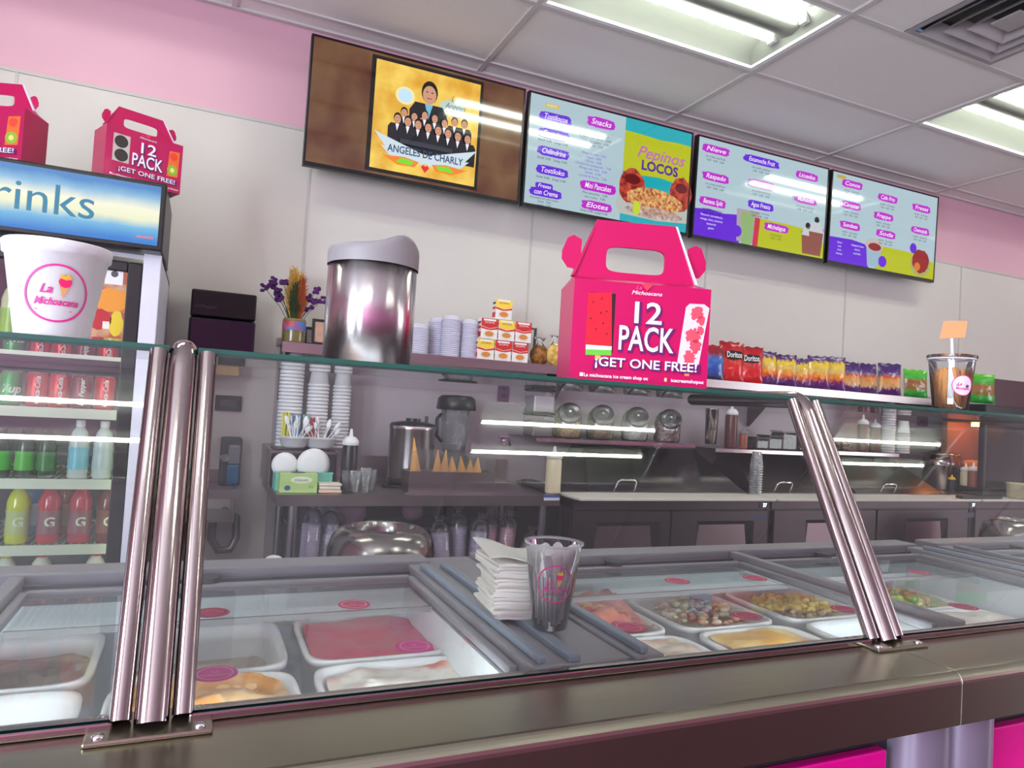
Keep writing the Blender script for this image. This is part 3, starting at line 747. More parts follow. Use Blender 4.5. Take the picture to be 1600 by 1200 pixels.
# ================================================================== ICE CREAM FREEZERS
ZFz = ZL+.002
def freezer(x0, x1, label):
    t = thing('ice_cream_freezer', label, 'freezer', (x0, 0, 0), group='chest freezers behind the counter')
    W = x1-x0; y0, y1 = .90, 1.60; zt = ZFz; zi = zt-.44; cb = .06
    m = MB()
    m.box((0, y0, .08), (W, y1, zi), FRZ); m.box((0, y0, zi), (cb-.008, y1, zt-.035), FRZ); m.box((W-cb+.008, y0, zi), (W, y1, zt-.035), FRZ)
    m.box((cb-.008, y1-cb, zi), (W-cb+.008, y1, zt-.035), FRZ); m.box((cb-.008, y0, zi), (W-cb+.008, y0+.03, zt-.035), FRZ)
    m.build('cabinet', t, bevel=.004)
    li = MB(); a, b, c, d = cb, W-cb, y0+.038, y1-.085
    li.box((a, c, zi+.002), (b, d, zi+.012), LINER); li.box((a-.006, c-.006, zi+.002), (a, d+.006, zt-.04), LINER); li.box((b, c-.006, zi+.002), (b+.006, d+.006, zt-.04), LINER)
    li.box((a, d, zi+.002), (b, d+.006, zt-.04), LINER); li.box((a, c-.006, zi+.002), (b, c, zt-.04), LINER); li.build('liner', t)
    fr = MB(); fr.box((0, y0-.01, zt-.034), (W, y0+.010, zt-.010), FRZ); fr.box((0, y1-.075, zt-.034), (W, y1, zt+.006), FRZ)
    fr.build('top_frame', t, bevel=.004)
    for k, (a_, b_) in enumerate(((0, .052), (W-.052, W))):
        MB().box((a_, y0-.01, zt-.034), (b_, y1-.076, zt), FRZ).box((a_+.012, y0-.005, zt+.0005), (a_+.026, y1-.12, zt+.012), FRZB).build('side_rail', t, bevel=.003)
    MB().box((W/2-.012, y0-.01, zt-.034), (W/2+.012, y1-.076, zt+.004), FRZ).build('centre_bar', t, bevel=.003)
    for k in range(3): MB().box((.052, y1-.088-.010*k-.004, zt-.03-.006*k), (W-.052, y1-.082-.010*k, zt-.012-.006*k), mat('rail_dark', (96, 98, 106), .4)).build('slide_track', t)
    MB().box((.10, y0+.0385, zt-.075), (W-.10, y0+.048, zt-.055), mat('freezer_fill_glow', (255, 255, 255), .4, var=0, emit=(236, 248, 255), estr=11)).build('lamp_or_fill_strip', t)  # glowing strip added out of sight to brighten the tubs
    lids = []
    for a_, b_ in ((.054, W/2-.014), (W/2+.014, W-.054)):
        gl = MB().add([(a_+.012, y0+.011, zt-.018), (b_-.012, y0+.011, zt-.018), (b_-.012, y1-.13, zt-.018), (a_+.012, y1-.13, zt-.018)], [(0, 1, 2, 3)], LIDGL).build('glass_lid', t)
        MB().box((a_, y0+.03, zt-.026), (a_+.014, y1-.12, zt-.012), FRZ).box((b_-.014, y0+.03, zt-.026), (b_, y1-.12, zt-.012), FRZ).box((a_, y1-.134, zt-.026), (b_, y1-.118, zt-.012), FRZ).build('lid_frame', gl, bevel=.002)
        # rear, lower pane and its edge lines
        g2 = MB().add([(a_+.014, y1-.30, zt-.032), (b_-.014, y1-.30, zt-.032), (b_-.014, y1-.10, zt-.032), (a_+.014, y1-.10, zt-.032)], [(0, 1, 2, 3)], LIDGL).build('rear_glass_lid', t)
        MB().box((a_+.014, y1-.305, zt-.038), (b_-.014, y1-.298, zt-.028), GREY).build('lid_edge', g2)
        MB().cyl(((a_+b_)/2-.05, y1-.108, zt-.014), .022, .012, DGREY, 16).build('lid_knob', t)
        lids.append(gl)
    return t, lids
frz1, L1 = freezer(-1.05, .50, 'chest freezer left of the napkin stack, holding the pink ice cream')
frz2, L2 = freezer(.62, 2.10, 'chest freezer right of the clear spoon cup, holding the orange ice cream')
frz3, L3 = freezer(2.19, 3.75, 'chest freezer at the far right behind the second post')
gf = MB().box((.502, .90, ZFz-.03), (.618, 1.60, ZFz-.004), FRZ).box((.512, .90, ZFz-.004), (.532, 1.50, ZFz+.008), FRZB)
tag(gf.build('gap_cover', bevel=.003), 'grey ribbed filler strip between two freezers, under the napkins', 'filler strip')
def stick_on(lids, fx, y, r_=.030):
    lid = lids[0 if fx < .5 else 1]
def sticker(lid, fzx, x, y, c=(200, 60, 130), c2=(236, 150, 190), r_=.029):
    z = ZFz-.0172; lx = x-fzx
    p = Print(lambda u, v, l: (lx+u, y+v, z+l), .0005)
    p.disc(0, 0, r_, paint(c)); p.lift(); p.ring(0, 0, r_*.8, r_*.08, paint(c2)); p.text('La\nMichoacana', 0, 0, r_*.42, paint(c2), w=.8)
    p.build('round_sticker', lid)
for x, y in ((.285, 1.30), (.045, 1.02), (.33, 1.06)): sticker(L1[1], -1.05, x, y, (216, 60, 150) if y < 1.2 else (190, 40, 90))
for x, y in ((.045, 1.30),): sticker(L1[1], -1.05, x, y, (180, 40, 90), (60, 20, 30))
sticker(L1[0], -1.05, -.33, 1.28, (170, 50, 100))
for x, y in ((1.036, 1.34), (.724, 1.065), (1.002, 1.075), (1.258, 1.33), (1.254, 1.065)): sticker(L2[0], .62, x, y, (200, 50, 100))
for x, y in ((1.80, 1.30), (1.561, 1.02)): sticker(L2[1], .62, x, y, (190, 50, 90))
# tubs
TW, TD, TH = .268, .262, .15
def tub():
    t = thing('ice_cream_tub', 'x', 'tub')
    m = MB(); n = 28
    def ring(w_, d, z, e=.32):
        o = []
        for i in range(n):
            a = 2*math.pi*(i+.5)/n; c, s = math.cos(a), math.sin(a); o.append((w_/2*math.copysign(abs(c)**e, c), d/2*math.copysign(abs(s)**e, s), z))
        return o
    R_ = [ring(TW-.05, TD-.05, 0), ring(TW-.02, TD-.02, TH-.012), ring(TW, TD, TH-.010), ring(TW, TD, TH), ring(TW-.014, TD-.014, TH+.001), ring(TW-.03, TD-.03, TH-.012), ring(TW-.056, TD-.056, .006)]
    vs = [v for r_ in R_ for v in r_]; fs = []
    for j in range(len(R_)-1):
        for i in range(n): k = (i+1) % n; fs.append((j*n+i, j*n+k, (j+1)*n+k, (j+1)*n+i))
    fs.append(tuple(range(n))[::-1]); fs.append(tuple(range((len(R_)-1)*n, len(R_)*n)))
    m.add(vs, fs, WHITE, True); m.build('pan', t); return t
def icem(name, c1, c2, sc=14):
    return mat('ice_'+name, c1, .35, var=1, nscale=sc, col2=c2, bump=.4, coat=.15)
def fill(parent, m_, level, amp, seed, tilt=0, cover=1.0):
    from mathutils import noise
    N = 22; vs = []; fs = []; e = .32
    for j in range(N+1):
        for i in range(N+1):
            a, b = 2*i/N-1, 2*j/N-1
            # square to super-ellipse
            L_ = max(abs(a), abs(b)) or 1e-6; ang_ = math.atan2(b, a); c, s = math.cos(ang_), math.sin(ang_)
            q = L_; x = (TW-.036)/2*q*math.copysign(abs(c)**e, c); y = (TD-.036)/2*q*math.copysign(abs(s)**e, s)
            h = noise.fractal(Vector((x*14+seed, y*14, seed*1.7)), 1, 2, 4)*amp*(1-.4*L_)
            vs.append((x, y, level+h+tilt*y+tilt*.5*x))
    for j in range(N):
        for i in range(N): k = j*(N+1)+i; fs.append((k, k+1, k+N+2, k+N+1))
    return MB().add(vs, fs, m_, True).build('ice_cream', parent)
tub0 = None
def place_tub(x, y, label, m_, level=.11, amp=.02, seed=1, tilt=0, z=None):
    global tub0
    z = z if z is not None else EYE-.455-TH
    if tub0 is None: o = tub0 = tub(); o.location = (x, y, z); o['label'] = label
    else:
        base = tub0
        o = base.copy(); scene.collection.objects.link(o); o.location = (x, y, z); o['label'] = label
        pn = [c for c in base.children if c.name.startswith('pan')][0].copy(); scene.collection.objects.link(pn); pn.parent = o
    o['group'] = 'ice cream tubs in the freezers'
    fill(o, m_, level+(.016 if y > 1.2 else .024), amp, seed, tilt); return o
yB, yA = 1.372, 1.098
PK = icem('pink', (226, 30, 96), (222, 70, 96), 8)
place_tub(.335, yB, 'ice cream tub filled with bright pink sherbet', PK, .125, .012, 2, .05)
place_tub(.335, yA, 'white tub of cream streaked red, just in front of the pink sherbet', icem('streaked', (240, 232, 220), (222, 110, 90), 9), .12, .02, 3)
place_tub(.040, yB, 'nearly empty tub of cream smears, between the pink sherbet and the left post', icem('cream', (206, 190, 170), (216, 200, 176), 10), .07, .012, 4)
place_tub(.040, yA, 'tub of orange and caramel ice cream just right of the left post', icem('caramel', (222, 150, 60), (240, 196, 140), 16), .13, .03, 5)
place_tub(-.255, yB, 'tub of brown chocolate ice cream seen left of the left post', icem('choc', (118, 96, 70), (160, 130, 96), 12), .10, .02, 6)
place_tub(-.255, yA, 'tub with a rim of tan ice cream behind the foot of the left post', icem('tan', (190, 140, 100), (210, 180, 150), 12), .08, .02, 7)
place_tub(-.70, yB, 'tub of white ice cream at the far left end of the freezer', icem('vanilla', (226, 220, 206), (236, 232, 222), 12), .10, .02, 8)
place_tub(-.70, yA, 'front tub of white ice cream at the far left end', icem('vanilla2', (226, 224, 214), (240, 236, 230), 12), .11, .01, 9)
place_tub(.825, yB, 'tub heaped with red berry ice cream beside the clear spoon cup', icem('berry', (214, 70, 90), (232, 130, 90), 26), .14, .045, 10, .1)
place_tub(.825, yA, 'tub of beige nutty ice cream in front of the red berry tub', icem('nut', (226, 206, 186), (206, 160, 140), 20), .125, .02, 11)
place_tub(1.125, yB, 'tub of pale olive ice cream between the red tub and the yellow swirl tub', icem('olive', (176, 162, 130), (196, 186, 160), 16), .10, .03, 12)
place_tub(1.125, yA, 'tub of bright orange and yellow ice cream in the front row', icem('orange', (246, 176, 30), (252, 226, 150), 10), .125, .015, 13)
place_tub(1.43, yB, 'tub of ochre swirl ice cream behind the right post', icem('ochre', (186, 160, 100), (214, 200, 160), 24), .11, .03, 14)
place_tub(1.43, yA, 'nearly empty white tub at the foot of the right post', icem('white', (238, 240, 240), (230, 234, 236), 6), .06, .004, 15)
place_tub(1.79, yB, 'tub of green and yellow ice cream right of the right post', icem('green', (150, 180, 120), (206, 180, 110), 16), .12, .03, 16)
place_tub(1.79, yA, 'tub of cream with red swirls in front of the green tub', icem('creamred', (236, 226, 214), (220, 180, 160), 16), .125, .015, 17)
for i, x in enumerate((2.45, 2.8)):
    place_tub(x, yB, ['tub of mint ice cream in the far right freezer', 'tub of white ice cream in the far right freezer, beyond the mint'][i], icem('far%d' % i, [(170, 200, 180), (226, 220, 210)][i], (214, 210, 190), 14), .11, .02, 20+i)
# napkins on the filler strip
zn = ZFz+.009
# chopped toppings heaped on some tubs
def topping(tx, ty, name, label_m, cnt, seed, h0=.0, spread=.10):
    rq = random.Random(seed); m = MB()
    for i in range(cnt):
        a = rq.uniform(0, 6.28); q = spread*math.sqrt(rq.random()); z = .142+h0*(1-q/spread)+rq.uniform(-.004, .008)
        m.ball((q*math.cos(a)*1.05, q*math.sin(a), z), rq.uniform(.006, .012), label_m[rq.randrange(len(label_m))], 6, 4, (1.3, .8, .7))
    for o in scene.collection.objects:
        if o.name.startswith('ice_cream_tub') and abs(o.location.x-tx) < .01 and abs(o.location.y-ty) < .01:
            tag(m.build(name, o), kind='stuff'); return
topping(.825, yB, 'berry_pieces', [paint((206, 40, 60)), paint((232, 110, 60)), paint((236, 170, 90)), paint((170, 30, 60))], 220, 1, .03)
topping(1.43, yB, 'nut_pieces', [paint((196, 160, 90)), paint((214, 190, 130)), paint((160, 130, 80))], 160, 2, .012)
topping(1.125, yB, 'nut_pieces', [paint((176, 166, 120)), paint((206, 196, 170)), paint((190, 140, 120))], 120, 3, .008)
topping(1.79, yB, 'fruit_pieces', [paint((130, 180, 90)), paint((206, 190, 100)), paint((200, 120, 80))], 160, 4, .015)
topping(.040, yA, 'caramel_pieces', [paint((222, 150, 50)), paint((240, 190, 130))], 90, 5, .01)
def napkin():
    m = MB(); vs = []; fs = []; N = 10
    for j in range(2):
        for i in range(N+1):
            for k in range(N+1):
                x = -.055+.11*i/N; y = -.06+.12*k/N
                z = .0028*math.sin(i*1.1)*.3+(.0046*j)
                vs.append((x, y, z))
    M1 = (N+1)*(N+1)
    for i in range(N):
        for k in range(N):
            a = i*(N+1)+k; fs.append((a, a+1, a+N+2, a+N+1)); fs.append((M1+a, M1+a+N+1, M1+a+N+2, M1+a+1))
    for i in range(N):
        a = i*(N+1); b = (i+1)*(N+1); fs.append((a, b, M1+b, M1+a)); a += N; b += N; fs.append((b, a, M1+a, M1+b))
        fs.append((i+1, i, M1+i, M1+i+1)); a = N*(N+1)+i; fs.append((a, a+1, M1+a+1, M1+a))
    m.add(vs, fs, PAPER, False); return tag(m.build('napkin'), 'white paper napkin in the stack beside the spoon cup', 'napkin', 'paper napkins stacked by the spoon cup')
rd = random.Random(5); n0 = None
NX, NY = .528, 1.125
for i in range(18):
    if n0 is None: n0 = napkin(); o = n0
    else: o = n0.copy(); scene.collection.objects.link(o)
    o.location = (NX+rd.uniform(-.004, .004), NY+rd.uniform(-.004, .004), zn+.0051*i); o.rotation_euler = (0, 0, R(-8)+rd.uniform(-.06, .06)+(.10 if i > 14 else 0))
# topmost, lifted napkin
m = MB(); vs = []; fs = []; N = 12
for i in range(N+1):
    for k in range(N+1):
        u, v = i/N, k/N; vs.append((-.065+.125*u, -.06+.12*v, .004+.018*(1-u)**2*(v*.6+.4)+.004*math.sin(u*7)))
for i in range(N):
    for k in range(N): a = i*(N+1)+k; fs.append((a, a+N+1, a+N+2, a+1))
o = m.add(vs, fs, PAPER, True).build('napkin'); o.location = (NX-.004, NY, zn+.0051*18); o.rotation_euler = (0, 0, R(-6)); sm_ = o.modifiers.new('thick', 'SOLIDIFY'); sm_.thickness = .0015
tag(o, 'topmost napkin of the stack, its left edge curling up', 'napkin')
# spoon cup
cx, cy = .548, 1.018
cx = at(858, 985, 1.02)[0]; cy = 1.02; zc = zn
t, p = clear_cup('spoon_cup', 'clear plastic cup with a round magenta logo holding white spoons', (cx, cy, zc), .0285, .0465, .138, view_ang(cx, cy)+R(4), .03)
logo(p, .003, .078, .030, MAGD); p.build('logo_print', t)
rd = random.Random(9); sp0 = None
def spoon():
    m = MB(); m.tube([(0, 0, 0), (0, .0008, .05), (0, 0, .085)], [.0028, .0022, .0026], WHITE, 6)
    m.ball((0, 0, .100), .0125, WHITE, 12, 8, (.9, .28, 1.5))
    return tag(m.build('plastic_spoon'), 'white plastic spoon standing bowl up in the clear logo cup', 'spoon', 'white spoons in the clear cup')
for i in range(24):
    o = spoon() if i == 0 else sp0.copy()
    if i == 0: sp0 = o
    else: scene.collection.objects.link(o)
    a = i*2.4; q = .0225*math.sqrt((i+.5)/24); x, y = q*math.cos(a), q*math.sin(a)
    o.location = (cx+x, cy+y, zc+.004+rd.uniform(-.0, .014)); o.rotation_euler = (-y*7, x*7, rd.uniform(-.9, .9))

# ================================================================== DRINKS FRIDGE
FX0, FX1, FYf, FYb = -.95, -.150, 2.75, 3.50
fg = thing('drinks_fridge', 'tall white display fridge with a glass door and a lit blue sign on top', 'fridge', (0, 0, 0))
BODY = mat('fridge_white', (214, 210, 224), .4)
INN = mat('fridge_inside', (196, 196, 186), .5)
MB().box((FX0, FYf+.03, .05), (FX0+.04, FYb, EYE+.46), BODY).box((FX1-.04, FYf+.03, .05), (FX1, FYb, EYE+.46), BODY).box((FX0+.04, FYb-.04, .05), (FX1-.04, FYb, EYE+.46), BODY).box((FX0+.04, FYf+.03, .05), (FX1-.04, FYb-.04, .3), BODY).box((FX0, FYf+.03, EYE+.44), (FX1, FYb, EYE+.48), BODY).build('cabinet', fg, bevel=.005)
MB().box((FX0+.041, FYb-.05, .301), (FX1-.041, FYb-.041, EYE+.439), mat('fridge_back', (74, 66, 66), .5)).box((FX0+.041, FYf+.04, .301), (FX0+.05, FYb-.05, EYE+.439), INN).box((FX1-.05, FYf+.04, .301), (FX1-.041, FYb-.05, EYE+.439), INN).build('inner_liner', fg)
dxr = -.205; dxl = FX0+.02
d = MB(); 
d.box((dxr-.045, FYf-.01, .25), (dxr, FYf+.028, EYE+.42), BLACK).box((dxl, FYf-.01, .25), (dxl+.045, FYf+.028, EYE+.42), BLACK).box((dxl+.045, FYf-.01, .25), (dxr-.045, FYf+.028, .33), BLACK).box((dxl+.045, FYf-.01, EYE+.385), (dxr-.045, FYf+.028, EYE+.42), BLACK)
dr = d.build('door', fg, bevel=.004)
MB().box((dxl+.045, FYf+.005, .33), (dxr-.045, FYf+.011, EYE+.385), GLASS).build('pane', dr)
MB().box((dxr, FYf-.008, .06), (FX1, FYf+.028, EYE+.46), mat('fridge_edge_white', (226, 224, 238), .4)).build('front_pillar', fg, bevel=.003)
MB().box((dxl, FYf-.01, .06), (dxr-.001, FYf+.025, .24), BLACK).build('kick_grille', fg)
# lit sign
sg = MB().box((FX0-.01, 2.66, EYE+.455), (FX1+.005, 3.1, EYE+.688), BLACK).build('sign_box', fg, bevel=.006)
def sign_mat():
    m = bpy.data.materials.new('lit_sign'); m.use_nodes = True; n = m.node_tree; b = n.nodes['Principled BSDF']
    b.inputs['Base Color'].default_value = lin((40, 60, 80)); b.inputs['Roughness'].default_value = .12
    tc = n.nodes.new('ShaderNodeTexCoord'); sx = n.nodes.new('ShaderNodeSeparateXYZ'); nz = n.nodes.new('ShaderNodeTexNoise'); nz.inputs['Scale'].default_value = 12; nz.inputs['Detail'].default_value = 6
    n.links.new(tc.outputs['Generated'], sx.inputs[0]); n.links.new(tc.outputs['Object'], nz.inputs['Vector'])
    ad = n.nodes.new('ShaderNodeMath'); ad.operation = 'MULTIPLY_ADD'; ad.inputs[1].default_value = .14; n.links.new(nz.outputs['Fac'], ad.inputs[0]); n.links.new(sx.outputs['Z'], ad.inputs[2])
    rp = n.nodes.new('ShaderNodeValToRGB'); e = rp.color_ramp.elements
    e[0].position = .1; e[0].color = lin((40, 120, 196)); e[1].position = 1.0; e[1].color = lin((60, 120, 180))
    for ps, c in ((.32, (110, 180, 214)), (.48, (236, 236, 190)), (.66, (244, 240, 206)), (.85, (130, 178, 206))):
        k = e.new(ps); k.color = lin(c)
    n.links.new(ad.outputs[0], rp.inputs[0]); n.links.new(rp.outputs[0], b.inputs['Emission Color']); b.inputs['Emission Strength'].default_value = .55
    return m
MB().box((FX0+.01, 2.654, EYE+.472), (FX1-.012, 2.660, EYE+.672), sign_mat()).build('sign_face', fg)
p = Print(lambda u, v, l: (u, 2.6535-l, v)); 
p.text('Drinks', -.545, EYE+.572, .140, mat('sign_letter', (20, 80, 100), .3, var=0, emit=(40, 130, 160), estr=.32), w=1.05)
p.build('sign_lettering', fg)
p = Print(lambda u, v, l: (u, 2.6535-l, v)); p.rect(-.225, EYE+.492, -.175, EYE+.499, paint((200, 120, 130))); p.build('sign_small_print', fg)
# shelves, with lamps of the cooler
FL = mat('cooler_lamp', (255, 255, 240), .4, var=0, emit=(250, 255, 220), estr=2.0)
MB().box((FX1-.066, FYf+.045, .34), (FX1-.053, FYf+.06, EYE+.42), FL).build('lamp_or_fill_strip', fg)
MB().box((FX0+.053, FYf+.045, .34), (FX0+.066, FYf+.06, EYE+.42), FL).build('lamp_or_fill_strip', fg)
SHELF = mat('fridge_shelf', (226, 226, 206), .4)
sz = [EYE+.0855+.022, EYE-.098, EYE-.340, EYE-.563, EYE-.82]
for z in sz:
    s = MB().box((FX0+.054, FYf+.075, z-.028), (FX1-.070, FYf+.085, z+.006), SHELF).build('shelf', fg)
    w2 = MB()
    for i in range(28): x = FX0+.06+i*.0235; w2.box((x, FYf+.086, z-.006), (x+.004, FYb-.06, z), SHELF)
    w2.box((FX0+.052, FYf+.086, z-.012), (FX1-.069, FYf+.094, z-.006), SHELF).box((FX0+.052, FYb-.10, z-.012), (FX1-.052, FYb-.09, z-.006), SHELF)
    tag(w2.build('wire_rack', s), kind='stuff')
# poster and notice on the door glass
p = Print(lambda u, v, l: (u, FYf+.0045-l, v), .0006)
x0, x1 = -.40, -.262; z0 = EYE+.02; z1 = EYE+.40
xq0 = at(150, 430, FYf)[0]; xq1 = at(203, 430, FYf)[0]; zq1 = at(200, 415, FYf)[1]; zq0 = at(195, 530, FYf)[1]
p.rect(xq0, zq0, xq1, zq1, mat('food_poster', (206, 160, 120), .4, var=1, nscale=16, col2=(180, 90, 60)))
p.lift(); p.blob((xq0+xq1)/2, zq0+.13, .055, .04, paint((236, 150, 40)), 3); p.blob((xq0+xq1)/2-.03, zq0+.06, .035, .035, paint((190, 24, 40)), 8); p.blob(xq1-.03, zq0+.05, .02, .045, paint((230, 200, 40)), 2)
p.lift(); p.rect(xq0+.03, zq0+.03, xq1-.05, zq0+.055, paint((240, 230, 220)))
p.rect(at(165, 420, FYf)[0], at(165, 443, FYf)[1], at(193, 425, FYf)[0], at(190, 419, FYf)[1], paint((236, 234, 240))); p.lift(); p.disc(at(179, 430, FYf)[0], at(179, 428, FYf)[1], .011, paint((80, 76, 84)))
p.build('door_poster', dr)
# cans and bottles
def can(col, name='soda_can'):
    t = thing(name, 'x', 'can'); r_ = .033
    MB().lathe([(0, .002), (.024, 0), (.030, .006), (r_, .012), (r_, .108), (.028, .118), (.027, .121), (.025, .119), (0, .118)], col, n=20).build('body', t)
    MB().lathe([(.0272, .1188), (.0275, .1222), (.0255, .1222), (.0250, .1195), (0, .1195)], CHROME, n=20).build('can_top', t)
    return t
RED = mat('can_red', (206, 20, 34), .3, .3, var=.1); GRN = mat('can_green', (20, 150, 70), .3, .3, var=.1); BLK2 = mat('can_black', (26, 40, 30), .3, .3, var=.1); MAR = mat('can_maroon', (120, 20, 40), .3, .3, var=.1)
ycan = 2.905
def canlogo(t, txt, c, sz=.03, rot=math.pi/2):
    p = Print(cyl_map(.033, .033, .12, -math.pi/2+.2, 0), .0003); p.text(txt, 0, .06, sz, c, rot=rot if rot else 0, shear=.25, bold=.02); p.build('can_print', t)
rows4 = [((15, GRN, '7up', 'green soda can'), (-30, GRN, '7up', 'green soda can')), ]
items = [(-28, GRN, '7up', 'green soda can partly out of frame on the second shelf'), (16, GRN, '7up', 'green soda can at the left of the can row'), (57, RED, 'Coca-Cola', 'red cola can next to the green can'), (92, RED, 'Coca-Cola', 'red cola can second in the row of red cans'), (126, MAR, 'Dr Pepper', 'dark red soda can with white bands'), (163, RED, 'Coca-Cola', 'red cola can at the right end of the can row')]
CC = {}
for u, m_, txt, lb in items:
    x, _ = at(u, 620, ycan); t = can(m_); t.location = (x, ycan, sz[1]+.001); t['label'] = lb; t['group'] = 'soda cans on the fridge shelf'
    canlogo(t, txt, paint((240, 236, 236)), .022 if len(txt) > 3 else .04, math.pi/2 if len(txt) > 3 else .0)
    # second row of cans behind
for u, m_, lb in ((16, GRN, 'green soda can behind the front green can'), (74, RED, 'red can in the back row behind the cola cans'), (110, RED, 'red can in the back row near the dark red can'), (146, MAR, 'dark red can in the back row near the door edge')):
    x, _ = at(u, 610, 3.05); t = can(m_); t.location = (x, 3.05, sz[1]+.001); t['label'] = lb; t['group'] = 'soda cans on the fridge shelf'
def bottle(body, cap, label_m, r_=.034, h=.235, txt=None, tc=(240, 240, 240), tsz=.05):
    t = thing('drink_bottle', 'x', 'bottle')
    MB().lathe([(0, 0), (r_*.9, 0), (r_, .008), (r_, h*.30), (r_*.93, h*.42), (r_, h*.56), (r_*.98, h*.68), (r_*.75, h*.80), (r_*.42, h*.88), (r_*.40, h*.90)], body, n=22).build('body', t)
    MB().lathe([(r_*.42, h*.885), (r_*.46, h*.89), (r_*.46, h*.985), (r_*.42, h), (0, h)], cap, n=18).build('cap', t)
    MB().lathe([(r_+.0008, h*.16), (r_+.0008, h*.30), (r_*.94+.0008, h*.42), (r_+.0008, h*.54)], label_m, n=22).build('wrap_label', t)
    if txt:
        p = Print(cyl_map(r_, r_, h, -math.pi/2+.2, 0, .0012), .0003); p.text(txt, 0, h*.35, tsz, paint(tc), bold=.03); p.build('label_print', t)
    return t
ORG = mat('orange_cap', (240, 130, 30), .4); REDC = mat('red_cap', (220, 36, 40), .4); WC = mat('white_cap', (236, 236, 236), .4)
yb = 2.90
gat = [(-22, (30, 130, 190), (190, 200, 210), 'blue sports drink bottle at the picture edge'), (28, (206, 206, 20), (190, 196, 120), 'yellow sports drink bottle with an orange cap'), (77, (196, 36, 60), (150, 90, 100), 'red sports drink bottle right of the yellow one'), (125, (190, 50, 66), (150, 90, 100), 'red sports drink bottle nearest the door frame'), (168, (120, 50, 44), (140, 80, 60), 'dark sports drink bottle half hidden at the door frame')]
for u, c, lc, lb in gat:
    t = bottle(mat('drink_%d' % c[0]+str(c[1]), c, .15, var=.05, coat=.4), ORG, paint(lc, .3), .036, .212, 'G', (226, 226, 200), .045)
    x, _ = at(u, 810, yb); t.location = (x, yb, sz[3]+.001); t['label'] = lb; t['group'] = 'sports drinks on the fourth fridge shelf'
for u, c, lc, lb in ((50, (30, 120, 190), (200, 210, 220), 'blue drink bottle in the back row'), (104, (180, 60, 40), (180, 120, 60), 'orange drink bottle in the back row')):
    t = bottle(mat('drink_%d' % c[0]+str(c[1]), c, .15, var=.05, coat=.4), ORG, paint(lc, .3), .036, .212)
    x, _ = at(u, 800, 3.07); t.location = (x, 3.07, sz[3]+.001); t['label'] = lb
for u, c, lc, lb in ((0, (40, 60, 40), (60, 190, 30), 'dark bottle with a bright green label, at the picture edge'), (38, (40, 60, 40), (70, 180, 40), 'dark bottle with a green label, second from the picture edge'), (72, (40, 60, 50), (50, 120, 50), 'dark bottle with a green label beside the water bottle')):
    t = bottle(mat('drink_dark', c, .15, var=.05, coat=.4), BLACK, paint(lc, .3), .030, .17)
    x, _ = at(u, 730, yb); t.location = (x, yb, sz[2]+.001); t['label'] = lb
WAT = mat('water_bottle', (206, 214, 214), .15, var=.05, coat=.4)
for u, lb in ((122, 'clear water bottle with a light blue label band'), (160, 'clear water bottle nearest the door frame')):
    t = bottle(WAT, WC, paint((130, 196, 220) if u < 150 else (190, 200, 206), .3), .032, .205)
    x, _ = at(u, 720, yb); t.location = (x, yb, sz[2]+.001); t['label'] = lb
for u, c, lc, lb in ((16, (206, 214, 160), (150, 200, 60), 'pale green bottle on the top fridge shelf behind the foam cup'), (148, (90, 24, 24), (210, 30, 40), 'brown cola bottle behind the door poster'), (178, (80, 24, 24), (220, 200, 50), 'brown soda bottle at the door frame behind the poster'), (60, (80, 24, 24), (210, 30, 40), 'cola bottle hidden behind the foam cup'), (100, (80, 24, 24), (210, 30, 40), 'second cola bottle hidden behind the foam cup')):
    t = bottle(mat('drink_%d' % c[0]+str(c[1]), c, .15, var=.05, coat=.4), REDC, paint(lc, .3), .033, .235)
    x, _ = at(u, 520, yb); t.location = (x, yb, sz[0]+.001); t['label'] = lb
for u, lb in ((66, 'white milk bottle with a red cap on the bottom shelf'), (150, 'white milk bottle with a red cap nearest the door frame'), (10, 'milk bottle with a yellow cap low at the picture edge')):
    t = bottle(mat('milk', (230, 226, 214), .3), REDC if u > 20 else mat('yellow_cap', (220, 210, 80), .4), paint((230, 226, 214), .3), .036, .235)
    x, z_ = at(u, 868, yb); t.location = (x, yb, sz[4]+.001); t['label'] = lb

# ================================================================== WALL SHELF
SY, SZ = 3.25, EYE+.232
x0, x1 = at(441, 540, SY)[0], at(1555, 632, SY)[0]
ws = thing('wall_shelf', 'long stainless wall shelf carrying snacks and cup lids', 'shelf', (0, 0, 0))
MB().box((x0, SY, SZ-.045), (x1, SY+.004, SZ), STEEL).box((x0, SY+.004, SZ-.006), (x1, YB-.008, SZ-.001), STEEL).box((x0, YB-.012, SZ-.001), (x1, YB-.008, SZ+.035), STEEL).build('shelf_board', ws)
for x in (x0+.02, x0+1.45, x0+2.9, x1-.03):
    MB().prism([(SY+.02, SZ-.006), (YB-.009, SZ-.006), (YB-.009, SZ-.26), (YB-.03, SZ-.26), (SY+.02, SZ-.03)], 'x', x, x+.004, DARKST).build('bracket', ws)
zS = SZ-.0005
